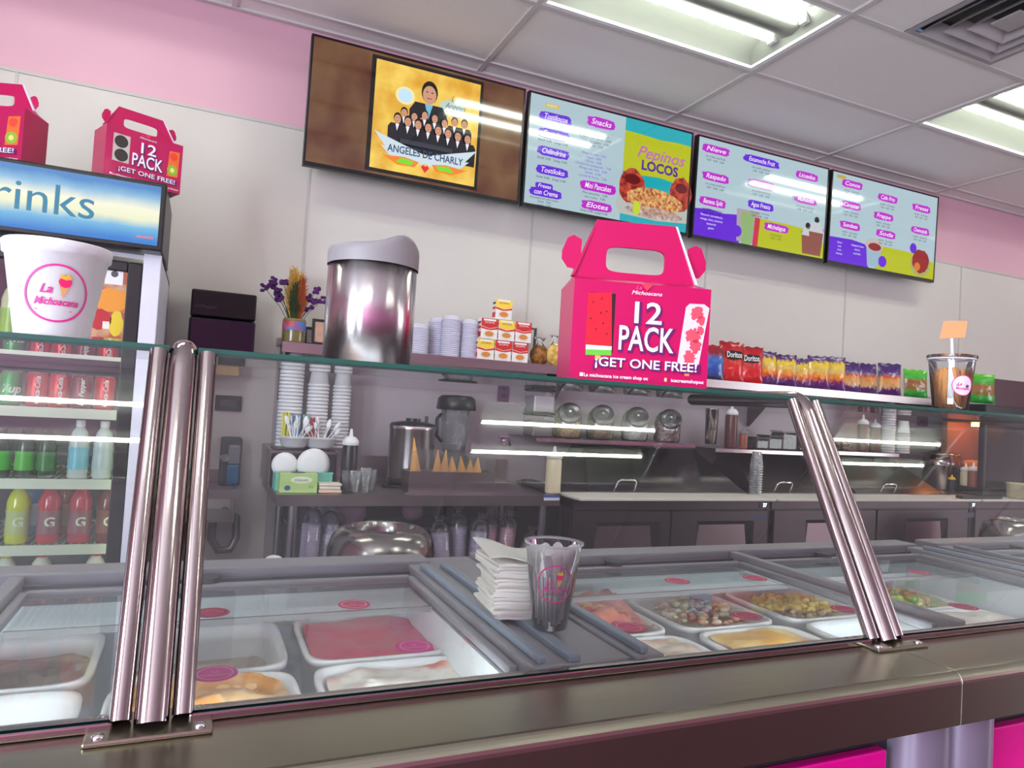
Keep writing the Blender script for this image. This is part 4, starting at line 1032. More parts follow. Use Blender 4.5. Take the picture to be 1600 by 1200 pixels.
# vase with wheat and purple flowers
vx = at(458, 535, 3.36)[0]
vs_ = thing('vase', 'glass jar vase with a colourful band', 'vase', (vx, 3.36, zS))
k = 3.4/1105*1.05
MB().lathe([(0, 0), (.050, 0), (.052, .01), (.052, .105), (.048, .115), (.044, .115), (.044, .012), (0, .010)], mat('vase_glass', (110, 100, 60), .2, var=.5, nscale=20, coat=.4), n=24).build('jar', vs_)
MB().lathe([(.0525, .06), (.0525, .10)], mat('band_print', (70, 110, 180), .5, var=1, nscale=20, col2=(190, 60, 60)), n=24).build('band', vs_)
rd = random.Random(11)
bq = thing('dried_bouquet', 'dried gold and green wheat bouquet with purple flowers in the vase', 'bouquet', (vx, 3.36, zS+.05))
GOLDM = mat('dry_gold', (206, 158, 66), .8, var=.3, nscale=40); GRNM = mat('dry_green', (60, 70, 40), .8, var=.3); RUST = mat('dry_rust', (166, 76, 40), .8, var=.3); PURP = mat('purple_petal', (74, 20, 92), .8, var=.3)
for mm, dx, cnt, hgt in ((GOLDM, -.005, 110, .30), (GRNM, -.012, 60, .235), (RUST, .022, 46, .255)):
    m = MB()
    for i in range(cnt):
        a = rd.uniform(0, 6.28); q = rd.uniform(.01, .075 if mm is GOLDM else .035); zt = hgt*rd.uniform(.55, 1.0)
        q *= (1.15-zt/hgt*.8)
        x, y = dx+q*math.cos(a), (q*math.sin(a)*.5+(.0 if mm is GOLDM else -.035))
        m.tube([(dx*.3, 0, 0), (x*.7, y*.7, zt*.55), (x, y, zt)], [.0012, .003, .002], mm, 4)
        for j in range(6):
            zz = zt*(1-.06*j); b = rd.uniform(0, 6.28); m.tube([(x, y, zz), (x+.018*math.cos(b), y+.012*math.sin(b), zz+.014)], [.0016, .0005], mm, 4)
    m.build('wheat_ears' if mm is GOLDM else 'dried_stalks', bq)
for i, (dx, dz) in enumerate(((-.14, .19), (-.105, .225), (-.08, .18), (-.11, .20), (-.06, .225), (-.075, .15), (.085, .205), (.05, .17), (.075, .15), (.115, .165), (.06, .12))):
    m = MB(); m.tube([(0, 0, 0), (dx*.5, -.01, dz*.6), (dx, -.01, dz)], .0014, GRNM, 5).build('stem', bq)
    m = MB()
    for j in range(9):
        a = rd.uniform(0, 6.28); b = rd.uniform(-1, 1); q = .014
        m.ball((dx+q*math.cos(a)*.9, -.01+q*math.sin(a)*.7, dz+b*q), .010, PURP, 7, 5, (1, .6, .8))
    m.build('flower', bq)
# picture frames
for u, w_, h_, dy, lb in ((500, .075, .12, 3.33, 'small black frame with a brown photo beside the vase'), (485, .06, .09, 3.44, 'tiny grey framed card behind the vase')):
    x = at(u, 530, dy)[0]; t = thing('photo_frame', lb, 'picture frame', (x, dy, zS+.012 if dy > 3.4 else zS+.0), rot=(R(-8), 0, 0))
    t.location.z = zS+.004
    MB().box((-w_/2, -.006, 0), (w_/2, .004, .012), BLACK).box((-w_/2, -.006, h_-.012), (w_/2, .004, h_), BLACK).box((-w_/2, -.006, .012), (-w_/2+.012, .004, h_-.012), BLACK).box((w_/2-.012, -.006, .012), (w_/2, .004, h_-.012), BLACK).build('frame', t)
    MB().box((-w_/2+.012, -.002, .012), (w_/2-.012, .003, h_-.012), mat('photo_%d' % u, (180, 140, 120) if u == 500 else (150, 146, 150), .4, var=.4, nscale=30)).build('photo', t)
# domed clear lids, stacked
LIDM = mat('stacked_lid', (214, 210, 228), .25, var=.05, coat=.3)
l0 = None
for si, (u, n_, dy) in enumerate(((652, 14, 3.33), (682, 19, 3.41), (702, 20, 3.33), (731, 19, 3.34))):
    x = at(u, 555, dy)[0]
    lb = ['cup lid in the short lid stack right of the steel bin', 'cup lid in the second lid stack from the steel bin', 'cup lid in the third lid stack from the steel bin', 'cup lid in the lid stack against the soup cartons'][si]
    for i in range(n_):
        if l0 is None: l0 = tag(MB().lathe([(.044, 0), (.050, 0), (.050, .005), (.046, .006), (.040, .022), (.022, .030), (0, .031)], LIDM, n=20).build('cup_cover'), lb, 'cup cover', 'cup lids stacked on the wall shelf'); o = l0
        else: o = l0.copy(); scene.collection.objects.link(o)
        o.location = (x, dy, zS+.0005+.0095*i); o['label'] = lb
# soup cartons
RB = paint((206, 44, 46), .5); WB = paint((236, 230, 226), .5); YB_ = paint((246, 206, 60), .5)
def carton(yellow):
    t = thing('carton', 'x', 'box'); w_, d_, h_ = .088, .05, .103
    MB().box((-w_/2, 0, 0), (w_/2, d_, h_), WB).build('carton', t, bevel=.001)
    p = Print(lambda u, v, l: (-w_/2+u*w_, -.0004-l, v*h_)); tp = YB_ if yellow else RB
    p.poly([(0, .62), (.5, .52), (1, .62), (1, 1), (0, 1)], tp); p.poly([(0, .50), (.5, .42), (1, .50), (1, .60), (.5, .50), (0, .60)], paint((214, 60, 40))); p.lift()
    p.rect(.12, .88, .88, .97, WB); p.text('SOPA', .5, .80, .12, paint((60, 30, 60)) if yellow else WB, width=.6); p.text('MARAVILLA', .5, .925, .09, paint((70, 40, 60)), width=.66) if False else None
    p.disc(.5, .24, .36, paint((226, 220, 216)), .20); p.lift(); p.disc(.5, .25, .27, paint((214, 134, 60)), .13)
    p.build('front_print', t)
    p = Print(lambda u, v, l: (-w_/2-.0004-l, d_-u*d_, v*h_)); p.rect(.1, .1, .9, .35, RB).rect(.1, .5, .9, .62, RB).rect(.1, .75, .9, .85, paint((60, 50, 60))); p.build('side_print', t)
    return t
xa_ = at(745, 560, 3.28)[0]; xs_ = [xa_+.046, xa_+.046+.094, xa_+.046+.188]
LBs = ['yellow topped carton at the bottom left of the carton pile', 'red topped carton in the middle of the bottom row', 'red topped carton at the bottom right of the pile', 'red topped carton at the left of the middle row', 'yellow topped carton in the centre of the middle row', 'red topped carton at the right of the middle row', 'yellow topped carton alone on top of the pile']
for i, (ix, lev, yy) in enumerate(((0, 0, 1), (1, 0, 0), (2, 0, 0), (0, 1, 0), (1, 1, 1), (2, 1, 0), (.9, 2, 1))):
    first_or_dup(CACHE, 'carton%d' % yy, lambda yy=yy: carton(yy), (xs_[0]+.094*ix+(.012 if lev == 1 else 0), 3.28, zS+.001+.1045*lev), 0, LBs[i], 'food cartons piled on the wall shelf')
# clear bags / jar of crisps
for u, w_, h_, lb, dy, c1 in ((842, .055, .10, 'clear bag of brown fried snacks beside the cartons', 3.36, (170, 110, 50)), (866, .05, .11, 'clear bag of golden crisps beside the pink box', 3.33, (206, 150, 60))):
    x = at(u, 570, dy)[0]; t = thing('snack_bag', lb, 'bag', (x, dy, zS))
    MB().ball((0, 0, h_*.55), 1, mat('crisps_%d' % u, c1, .7, var=1, nscale=40, col2=(110, 70, 30) if u < 850 else (232, 200, 120), bump=1), 14, 10, (w_, .04, h_*.55)).build('crisps', t)
    MB().lathe([(.03, h_*1.0), (.012, h_*1.22), (.034, h_*1.5), (.036, h_*1.52)], CLEARP, n=14).build('bag_neck', t)
jt = thing('tall_snack_jar', 'tall clear lidded tub behind the snack bags', 'jar', (at(822, 560, 3.44)[0], 3.44, zS))
MB().cyl((0, 0, 0), .05, .20, CLEARP, 20).build('jar_body', jt); MB().cyl((0, 0, .20), .052, .012, mat('ltlid', (214, 206, 190), .4), 20).build('jar_lid', jt)
# chip bags
def bag_mat(name, stops, noise=.42):
    m = bpy.data.materials.new(name); m.use_nodes = True; n = m.node_tree; b = n.nodes['Principled BSDF']; b.inputs['Roughness'].default_value = .3; b.inputs['Coat Weight'].default_value = .4
    tc = n.nodes.new('ShaderNodeTexCoord'); sx = n.nodes.new('ShaderNodeSeparateXYZ'); nz = n.nodes.new('ShaderNodeTexNoise'); nz.inputs['Scale'].default_value = 46; nz.inputs['Detail'].default_value = 5
    n.links.new(tc.outputs['Generated'], sx.inputs[0]); n.links.new(tc.outputs['Object'], nz.inputs['Vector'])
    sb = n.nodes.new('ShaderNodeMath'); sb.operation = 'SUBTRACT'; sb.inputs[1].default_value = .5; n.links.new(nz.outputs['Fac'], sb.inputs[0])
    ad = n.nodes.new('ShaderNodeMath'); ad.operation = 'MULTIPLY_ADD'; ad.inputs[1].default_value = noise; n.links.new(sb.outputs[0], ad.inputs[0]); n.links.new(sx.outputs['Z'], ad.inputs[2])
    rp = n.nodes.new('ShaderNodeValToRGB'); e = rp.color_ramp.elements; rp.color_ramp.interpolation = 'EASE'
    e[0].position = stops[0][0]; e[0].color = lin(stops[0][1]); e[1].position = stops[-1][0]; e[1].color = lin(stops[-1][1])
    for ps, c in stops[1:-1]: k = e.new(ps); k.color = lin(c)
    n.links.new(ad.outputs[0], rp.inputs[0]); n.links.new(rp.outputs[0], b.inputs['Base Color']); return m
DOR = bag_mat('bag_red', [(0, (200, 30, 40)), (.3, (224, 36, 40)), (.5, (220, 60, 50)), (.8, (196, 24, 40)), (1, (150, 20, 34))])
TKY = bag_mat('bag_yellow_purple', [(0, (88, 30, 110)), (.22, (100, 34, 110)), (.3, (214, 90, 50)), (.45, (240, 160, 50)), (.55, (224, 190, 100)), (.75, (240, 206, 40)), (.84, (90, 36, 120)), (1, (60, 24, 84))])
TKP = bag_mat('bag_purple', [(0, (74, 24, 100)), (.18, (90, 30, 110)), (.28, (216, 170, 110)), (.5, (226, 150, 70)), (.58, (216, 80, 40)), (.64, (120, 110, 140)), (.72, (76, 30, 116)), (1, (58, 24, 90))])
TKG = bag_mat('bag_green', [(0, (20, 120, 40)), (.25, (40, 160, 50)), (.35, (150, 110, 60)), (.6, (170, 100, 60)), (.68, (60, 170, 50)), (1, (90, 200, 40))])
DBL = bag_mat('bag_blue_red', [(0, (60, 40, 60)), (.3, (40, 80, 170)), (.6, (60, 110, 190)), (.75, (140, 30, 50)), (1, (170, 30, 40))])
from mathutils import noise as MN
def chip_bag(m_, w_, h_, th, seed, txt=None):
    t = thing('chip_bag', 'x', 'bag'); N, M2 = 14, 18; vs = []; fs = []
    for side in (-1, 1):
        for j in range(M2+1):
            for i in range(N+1):
                u, v = 2*i/N-1, 2*j/M2-1
                bul = (max(0, 1-abs(u)**2.2)**.6)*(max(0, 1-abs(v)**3.2)**.75)
                cr = MN.fractal(Vector((u*2.2+seed, v*3.2, seed*3.1+side)), 1, 2, 3)*.006*(.3+bul)
                x = u*w_/2*(1-.10*bul*0)*(1-.06*(1-abs(v))**.5); zz = (v+1)/2*h_+.004*math.sin(u*9+seed)*(abs(v) > .93)
                vs.append((x+cr*.4, side*(th/2*bul+.0008)+cr, zz))
    K_ = (N+1)*(M2+1)
    for s in range(2):
        for j in range(M2):
            for i in range(N):
                a = s*K_+j*(N+1)+i; q = (a, a+1, a+N+2, a+N+1); fs.append(q if s == 0 else q[::-1])
    MB().add(vs, fs, m_, True).build('bag', t)
    if txt:
        p = Print(lambda u, v, l: (u, -th/2-.007-l, v)); p.blob(0, h_*.66, w_*.34, h_*.11, paint((20, 16, 20)), 3, sq=.6); p.lift(); p.text(txt, 0, h_*.66, .048, paint((240, 236, 236)), bold=.02, width=w_*.6); p.build('logo_print', t)
    return t
bags = [(1112, DBL, .15, .21, 0, 'blue and red chip bag half hidden behind the magenta box', None, 0),
 (1143, DOR, .17, .245, 0, 'red chip bag nearest the magenta box', 'Doritos', .1),
 (1172, DOR, .15, .225, 0, 'red chip bag beside the yellow and purple bags', 'Doritos', -.25),
 (1199, TKY, .15, .21, 0, 'first yellow and purple snack bag, against the red bags', None, .2), (1228, TKY, .14, .20, 0, 'second yellow and purple snack bag from the red bags', None, -.1), (1254, TKY, .12, .19, 0, 'third, narrow yellow and purple snack bag', None, .3),
 (1280, TKY, .16, .215, 0, 'fourth and broadest yellow and purple snack bag', None, 0), (1305, TKY, .14, .225, 0, 'last yellow and purple snack bag, tallest of its kind', None, -.15),
 (1331, TKP, .15, .20, 0, 'first mostly purple snack bag after the yellow ones', None, .1), (1358, TKP, .15, .205, 0, 'middle one of the mostly purple snack bags', None, .2), (1391, TKP, .165, .22, 0, 'purple snack bag next to the green bag', None, -.1),
 (1432, TKG, .19, .20, 0, 'green snack bag left of the snack cup', None, 0), (1532, TKG, .24, .22, 0, 'wide green snack bag at the right end of the shelf', None, -.12)]
for i, (u, m_, w_, h_, _, lb, txt, rz) in enumerate(bags):
    dy = 3.335+.018*(i % 2); x, _z = at(u, 590, dy); t = chip_bag(m_, w_, h_, .05, i*1.37+1, txt)
    t.location = (x, dy, zS+.001); t.rotation_euler = (R(-4), 0, rz-.25); t['label'] = lb; t['group'] = 'snack bags along the wall shelf'

# ================================================================== TOWEL DISPENSER, SIGN PLATE, SINK
t = thing('towel_dispenser', 'black glossy paper towel dispenser on the wall left of the vase', 'dispenser', (0, 0, 0))
x0, z1 = at(300, 450, 3.32); x1, _ = at(402, 462, 3.32); _, z0 = at(296, 556, 3.32); zm = at(300, 493, 3.32)[1]
GB = mat('gloss_black', (8, 7, 9), .3, var=0, spec=.3)
MB().box((x0, 3.32, zm), (x1, YB-.008, z1), GB).build('hood', t, bevel=.008)
MB().box((x0-.002, 3.315, z0), (x1+.002, YB-.008, zm-.003), mat('smoke_purple', (24, 12, 34), .2, var=.1, spec=.4)).build('window_cover', t, bevel=.01)
MB().box((x0+.05, 3.40, z0-.07), (x1-.05, 3.404, z0+.01), mat('kraft', (190, 160, 120), .8)).build('paper_towel', t)
p = Print(lambda u, v, l: (u, 3.3195-l, v)); p.text('enMotion', x0+.06, zm+.045, .022, paint((50, 50, 54)), w=1) ; p.build('logo_print', t)
x0, z1 = at(337, 617, 3.53); x1, z0 = at(377, 643, 3.53)
t = thing('wall_plate', 'small dark outlet plate under the towel dispenser', 'outlet', (0, 0, 0)); MB().box((x0, 3.53, z0), (x1, YB-.003, z1), BLACK).build('plate', t, bevel=.003); MB().box((x0+.02, 3.527, z0+.02), (x1-.02, 3.53, z1-.02), DGREY).build('socket', t)
for u0, v0, u1, v1, lb in ((779, 598, 794, 628, 'purple outlet plate on the wall above the blender'), (1434, 640, 1449, 666, 'purple outlet plate on the wall far right')):
    x0, z1 = at(u0, v0, 3.535); x1, z0 = at(u1, v1, 3.535)
    t = thing('outlet_cover', lb, 'outlet', (0, 0, 0)); MB().box((x0, 3.530, z0), (x1, YB-.009, z1), mat('purple_plate', (110, 66, 100), .5)).build('plate', t, bevel=.002)
    for k in (.3, .7): MB().box((x0+.3*(x1-x0), 3.527, z0+(z1-z0)*k-.008), (x1-.3*(x1-x0), 3.530, z0+(z1-z0)*k+.008), DGREY).build('socket', t)
sk_ = thing('hand_sink', 'small wall hand sink with a pipe below, left of the work table', 'sink', (0, 0, 0))
x0, z1 = at(300, 765, 3.20); x1, z0 = at(374, 780, 3.20)
x0 -= .12
MB().box((x0, 3.20, z0), (x1, 3.215, z1), STEEL).box((x0, YB-.03, z0), (x1, YB-.009, z1+.05), STEEL).box((x0, 3.215, z0), (x0+.015, YB-.03, z1), STEEL).box((x1-.015, 3.215, z0), (x1, YB-.03, z1), STEEL).box((x0+.015, 3.215, z0-.10), (x1-.015, YB-.03, z0-.09), STEEL).box((x0+.015, 3.215, z0-.09), (x0+.02, YB-.03, z0), STEEL).box((x1-.02, 3.215, z0-.09), (x1-.015, YB-.03, z0), STEEL).build('basin', sk_)
xm = (x0+x1)/2+.06
MB().tube([(xm, 3.38, z0-.1), (xm, 3.38, z0-.2), (xm+.03, 3.38, z0-.25), (xm+.08, 3.39, z0-.25), (xm+.10, 3.40, z0-.2), (xm+.10, 3.45, z0-.12), (xm+.05, 3.54, z0-.10)], .018, DARKST, 12).build('drain_pipe', sk_)
MB().tube([(xm-.1, 3.48, z0-.09), (xm-.1, 3.48, z0-.35), (xm-.04, 3.48, z0-.42), (xm+.0, 3.5, z0-.45)], .01, DGREY, 8).build('supply_hose', sk_)
x0, zb = at(341, 760, 3.42); x1, z1 = at(380, 685, 3.42)
t = thing('soap_dispenser', 'clear wall soap dispenser with blue liquid above the hand sink', 'dispenser', (0, 0, 0))
zz = z1-.6*0
MB().box((x0, 3.44, zb), (x1, YB-.003, z1), DGREY).build('back_plate', t, bevel=.01)
MB().box((x0+.03, 3.40, zb+.01), (x1-.008, 3.439, zb+.10), mat('blue_soap', (20, 90, 140), .1, var=.1, coat=.5)).build('soap', t, bevel=.01)
MB().box((x0+.03, 3.40, zb+.101), (x1-.008, 3.439, z1-.03), mat('grey_clear', (120, 116, 124), .1, var=.1, coat=.5)).build('tank', t, bevel=.01)
MB().cyl((x0+.018, 3.40, zb+.13), .018, .04, CHROME, 14, 'y').build('push_knob', t)

# ================================================================== WORK TABLE
ZW = EYE-.39
wx0, wx1 = .302, 1.545; wy = 2.88
wt = thing('work_table', 'stainless work table carrying the urn, blender and cones', 'table', (0, 0, 0))
MB().box((wx0, wy, ZW-.045), (wx1, wy+.004, ZW), STEEL).box((wx0, wy+.004, ZW-.006), (wx1, YB-.02, ZW), STEEL).box((wx0, wy+.004, ZW-.04), (wx0+.004, YB-.02, ZW-.006), STEEL).box((wx0, YB-.04, ZW), (wx1, YB-.02, ZW+.11), STEEL).build('table_top', wt)
for x in (wx0+.075, wx1-.05):
    for y in (wy+.07, 3.42): MB().cyl((x, y, 0), .019, ZW-.007, mat('leg_steel', (190, 188, 196), .25, 1, var=.03), 16).build('leg', wt)
MB().box((wx0+.06, wy+.06, .28), (wx1-.03, 3.45, .30), DARKST).build('undershelf', wt)
MB().box((wx1+.042, wy+.06, .05), (wx1+.045, wy+.09, ZW-.05), STEEL).build('side_strip', wt)
p = Print(lambda u, v, l: (u, wy-.0004-l, v)); x0, z1 = at(850, 773, wy); x1, z0 = at(874, 782, wy); p.rect(x0, z0, x1, z1, paint((226, 226, 230))).lift(); p.rect(x0, (z0+z1)/2, x1, z1, paint((60, 80, 160))); p.build('maker_label', wt)
# under table: packs of foam cups in plastic sleeves
CUPW = mat('sleeve_cup', (200, 190, 214), .5, var=.1)
def sleeve(label, x, y, z, h, tilt, r_=.040, m_=CUPW, rz=0):
    t = thing('cup_sleeve', label, 'cups', (x, y, z), rot=(0, tilt, rz), group='sleeves of cups under the work table')
    m = MB(); nn = int(h/.016); pr = []
    for i in range(nn): pr += [(r_*.94, i*.016), (r_, i*.016+.011), (r_*.99, i*.016+.015)]
    pr.append((0, nn*.016)); m.lathe([(0, 0)]+pr, m_, n=18).build('cup_row', t)
    MB().lathe([(r_+.004, -.005), (r_+.006, h*.5), (r_+.005, h+.02), (r_*.7, h+.045), (r_*.35, h+.05), (r_*.6, h+.075)], CLEARP, n=16).build('plastic_bag', t)
zu = .30
for i, (u, h, tl, lb, c) in enumerate(((482, .46, .02, 'upright cup sleeve just right of the table leg', None), (505, .44, .06, 'cup sleeve behind the left side of the round bin', None), (700, .40, -.10, 'cup sleeve leaning right of the round bin', None), (722, .43, -.05, 'white cup sleeve above the napkins, nearest the bin', None), (742, .41, .05, 'white cup sleeve above the napkin stack', None), (765, .42, .0, 'pinkish cup sleeve above the napkin stack', 1), (786, .42, .06, 'cup sleeve with red lettering near the right table leg', 1), (808, .34, .2, 'leaning cup sleeve beside the right table leg', None))):
    dy = 3.08+.06*(i % 2); x = at(u, 840, dy)[0]; sleeve(lb, x, dy, zu+.006, h, tl, m_=mat('pink_sleeve', (206, 160, 176), .5) if c else CUPW)
for u, v, rr, lb in ((510, 800, .07, 'loose plastic bag bundle left under the table'), (545, 800, .075, 'pinkish plastic bag bundle under the table'), (645, 803, .05, 'small pink bag bundle under the table above the bin')):
    x, z = at(u, v, 3.25); o = MB().ball((0, 0, 0), rr, mat('bag_bundle_%d' % u, (130, 124, 150) if u < 530 else (150, 112, 136), .4, var=.3), 14, 10, (1.1, .8, .9))
    ob = o.build('bag_bundle'); ob.location = (x, 3.25, z); tag(ob, lb, 'bag')
bs = thing('storage_rack', 'dark rack board behind the sleeves holding the bag bundles', 'rack', (0, 0, 0))
MB().box((wx0+.10, 3.15, .703), (wx1-.12, 3.46, .713), DGREY).box((wx0+.10, 3.462, .31), (wx1-.12, 3.472, .85), mat('rack_back', (44, 38, 48), .6)).box((wx0+.10, 3.43, .301), (wx0+.12, 3.46, .703), DGREY).box((wx1-.14, 3.43, .301), (wx1-.12, 3.46, .703), DGREY).build('board', bs)
for o in scene.collection.objects:
    if o.name.startswith('bag_bundle'): o.location.z = .713+(.07 if '001' not in o.name else .07)*.9
# riser shelf on table
rx0, zr = at(430, 703, 3.10); rx1 = at(529, 706, 3.10)[0]; rs = thing('riser_shelf', 'low steel riser holding the cup stacks at the left of the table', 'shelf', (0, 0, 0))
zr = at(480, 705, 3.10)[1]
MB().box((rx0-.02, 3.10, zr-.012), (rx1, 3.50, zr), STEEL).box((rx1-.006, 3.10, ZW+.001), (rx1, 3.50, zr-.012), STEEL).box((rx0-.02, 3.10, ZW+.001), (rx0-.014, 3.50, zr-.012), STEEL).box((rx0-.014, 3.46, ZW+.001), (rx1-.006, 3.47, zr-.012), STEEL).build('riser', rs)
# stacks of foam cups, every cup its own
cup0 = None
def cup_stack(u, y, zbase, n_, dz, lb, sc=1.0, u2=None, rz=0, inv=True):
    global cup0
    x = at(u, 680, y)[0]
    for i in range(n_):
        if cup0 is None:
            cup0 = MB().lathe([(0, .085), (.030, .085), (.040, .010), (.043, .010), (.044, 0), (.041, 0), (.028, .080), (0, .080)], FOAM, n=18).build('foam_cup'); o = cup0; tag(o, lb, 'cup', 'foam cups stacked on the table and shelf')
        else: o = cup0.copy(); scene.collection.objects.link(o)
        o.location = (x, y, zbase+.001+dz*i); o.scale = (sc,)*3; o['label'] = lb
cup_stack(450, 3.36, zr, 24, .0165, 'foam cup in the tallest cup stack, beside the shelf bracket', 1.25)
cup_stack(493, 3.36, zr, 18, .0165, 'foam cup in the middle cup stack on the riser', 1.12)
cup_stack(530, 3.36, zr, 18, .0165, 'foam cup in the right cup stack on the riser', .98)
# straw and spoon holders
bw = {}
def bowl(label, u, y, items_):
    x = at(u, 695, y)[0]; t = thing('foam_bowl', label, 'bowl', (x, y, zr+.001)); MB().lathe([(0, 0), (.045, 0), (.055, .01), (.068, .045), (.071, .046), (.064, .04), (.05, .012), (0, .008)], FOAM, n=22).build('bowl', t)
    return x
trx0, trx1 = at(437, 702, 3.15)[0], at(524, 702, 3.15)[0]
tag(MB().box((rx0-.005, 3.115, zr+.0005), (rx1-.01, 3.27, zr+.006), BLACK).build('serving_tray', bevel=.002), 'flat black tray under the spoon bowls', 'tray')
zr += .0065
bx1 = bowl('white foam bowl of spoons left on the black tray', 460, 3.19, 0); bx2 = bowl('white foam bowl of spoons right on the black tray', 500, 3.19, 0)
rd = random.Random(4); s1 = None
for k, bx in enumerate((bx1, bx2)):
    for i in range(12):
        o = sp0.copy(); scene.collection.objects.link(o); a = rd.uniform(0, 6.28); q = rd.uniform(.0, .025)
        o.location = (bx+q*math.cos(a), 3.19+q*math.sin(a), zr+.012); o.rotation_euler = (rd.uniform(-.5, .3), rd.uniform(-.1, .75), a); o.scale = (.9, .9, .9 if i % 2 else 1.1)
        o['label'] = ['white plastic spoon in the left foam bowl', 'white plastic spoon in the right foam bowl'][k]; o['group'] = ['spoons in the left foam bowl', 'spoons in the right foam bowl'][k]
stc = {}
for u, c, cn, n_, hh in ((448, (206, 200, 60), 'yellow', 8, .15), (463, (110, 150, 196), 'light blue', 7, .14), (474, (120, 170, 160), 'green', 3, .145), (484, (190, 40, 36), 'red', 7, .13), (495, (200, 60, 50), 'dark red', 5, .125)):
    x = at(u, 660, 3.285)[0]
    for i in range(n_):
        key = 'straw'+cn
        if key not in stc: o = MB().tube([(0, 0, 0), (0, 0, hh)], .0045, paint(c), 8).build('drinking_straw'); stc[key] = o; tag(o, cn+' straw in the bundle behind the spoon bowls', 'straw', cn+' straws on the riser')
        else: o = stc[key].copy(); scene.collection.objects.link(o)
        o.location = (x+rd.uniform(-.016, .016), 3.288+rd.uniform(-.008, .010), zr+.0); o.rotation_euler = (rd.uniform(-.03, .03), rd.uniform(-.06, .06), 0)
zr -= .0065
# plates in a teal basket
y = 2.99; x0, zb = at(418, 762, y); x1, zt = at(520, 736, y)
t = thing('teal_basket', 'teal plastic basket at the left end of the work table', 'basket', (0, 0, 0)); x0 = max(x0, wx0+.002)
TE = mat('teal_plastic', (110, 190, 176), .4)
zt = ZW+.075
MB().box((x0, y, ZW+.001), (x1, y+.004, zt), TE).box((x0, y+.10, ZW+.001), (x1, y+.104, zt), TE).box((x0, y+.004, ZW+.001), (x0+.004, y+.10, zt), TE).box((x1-.004, y+.004, ZW+.001), (x1, y+.10, zt), TE).box((x0+.004, y+.004, ZW+.001), (x1-.004, y+.10, ZW+.004), TE).box((x0-.003, y-.003, zt-.004), (x1+.003, y-.0002, zt+.002), TE).build('basket', t)
for u, rr, lb in ((445, .052, 'smaller white plate standing in the teal basket'), (490, .068, 'larger white plate standing in the teal basket')):
    x = at(u, 730, y+.05)[0]; o = MB().lathe([(0, .004), (rr*.65, .004), (rr, .014), (rr, .017), (rr*.64, .007), (0, .007)], WHITE, n=30, axis='y').build('plate'); o.location = (x, y+.045, ZW+.035+rr+ (.012 if rr < .06 else 0)); tag(o, lb, 'plate')
# tissue box
y = 2.92; x0, zb = at(436, 769, y); x1 = at(495, 769, y)[0]
t = thing('tissue_box', 'light green tissue box at the front left of the table', 'box', ((x0+x1)/2, y, ZW+.001)); W_ = x1-x0
MB().box((-W_/2, 0, 0), (W_/2, .075, .078), mat('tissue_green', (176, 206, 130), .5, var=.08, nscale=20)).build('carton', t, bevel=.002)
p = Print(lambda u, v, l: (u, -.0005-l, v)); p.disc(.01, .052, .042, paint((226, 232, 206)), .014); p.lift(); p.text('tissues', .01, .052, .018, paint((90, 120, 70)), w=1.1); p.disc(-W_/2+.03, .02, .012, paint((60, 80, 130)), .01); p.rect(W_/2-.035, .02, W_/2-.015, .03, paint((150, 180, 90))); p.build('front_print', t)
MB().lathe([(.03, 0), (.03, .0008), (0, .0008)], DGREY, (0, .037, .078), 20).build('opening', t)
# folded cloth
x0 = at(498, 769, y)[0]; x1 = at(534, 769, y)[0]
m = MB(); m.box((x0, y, ZW+.001), (x1, y+.07, ZW+.014), mat('peach_cloth', (226, 190, 170), .9)); m.box((x0+.002, y+.002, ZW+.015), (x1-.004, y+.068, ZW+.028), mat('cream_cloth', (226, 218, 200), .9)); m.box((x0, y, ZW+.029), (x1, y+.07, ZW+.040), MATS['cream_cloth'])
tag(m.build('folded_cloth', bevel=.005), 'folded cream and peach cloth beside the tissue box', 'cloth')
# black squeeze bottle
def squeeze(label, u, v, y, h, r_, body, cap, zb=None):
    x, z_ = at(u, v, y); t = thing('squeeze_bottle', label, 'bottle', (x, y, zb if zb is not None else z_))
    MB().lathe([(0, 0), (r_*.95, 0), (r_, .006), (r_, h*.68), (r_*.9, h*.74)], body, n=20).build('body', t)
    MB().lathe([(r_, h*.735), (r_*1.04, h*.74), (r_*1.04, h*.80), (r_*.7, h*.86), (r_*.28, h*.88), (r_*.14, h), (0, h)], cap, n=18).build('nozzle_cap', t)
    return t
squeeze('black squeeze bottle with a white nozzle beside the spoon bowls', 543, 765, 3.02, .26, .033, BLACK, WHITE, ZW+.001)
# clear cups on table
CC_ = None
for j, (u, dy, nn) in enumerate(((541, 2.99, 3), (553, 2.95, 3), (567, 2.95, 4), (574, 3.02, 3))):
    x = at(u, 765, dy)[0]+.004*j
    for i in range(nn):
        if CC_ is None: CC_ = MB().lathe([(0, .002), (.017, .002), (.024, .060), (.025, .062)], glass('clear_cup_mat', (.88, .89, .92), .05, 2.2, .3), n=18).build('small_cup'); o = CC_; tag(o, 'small clear cup among those on the table', 'cup', 'small clear cups on the work table')
        else: o = CC_.copy(); scene.collection.objects.link(o)
        o.location = (x, dy, ZW+.001+.013*i)
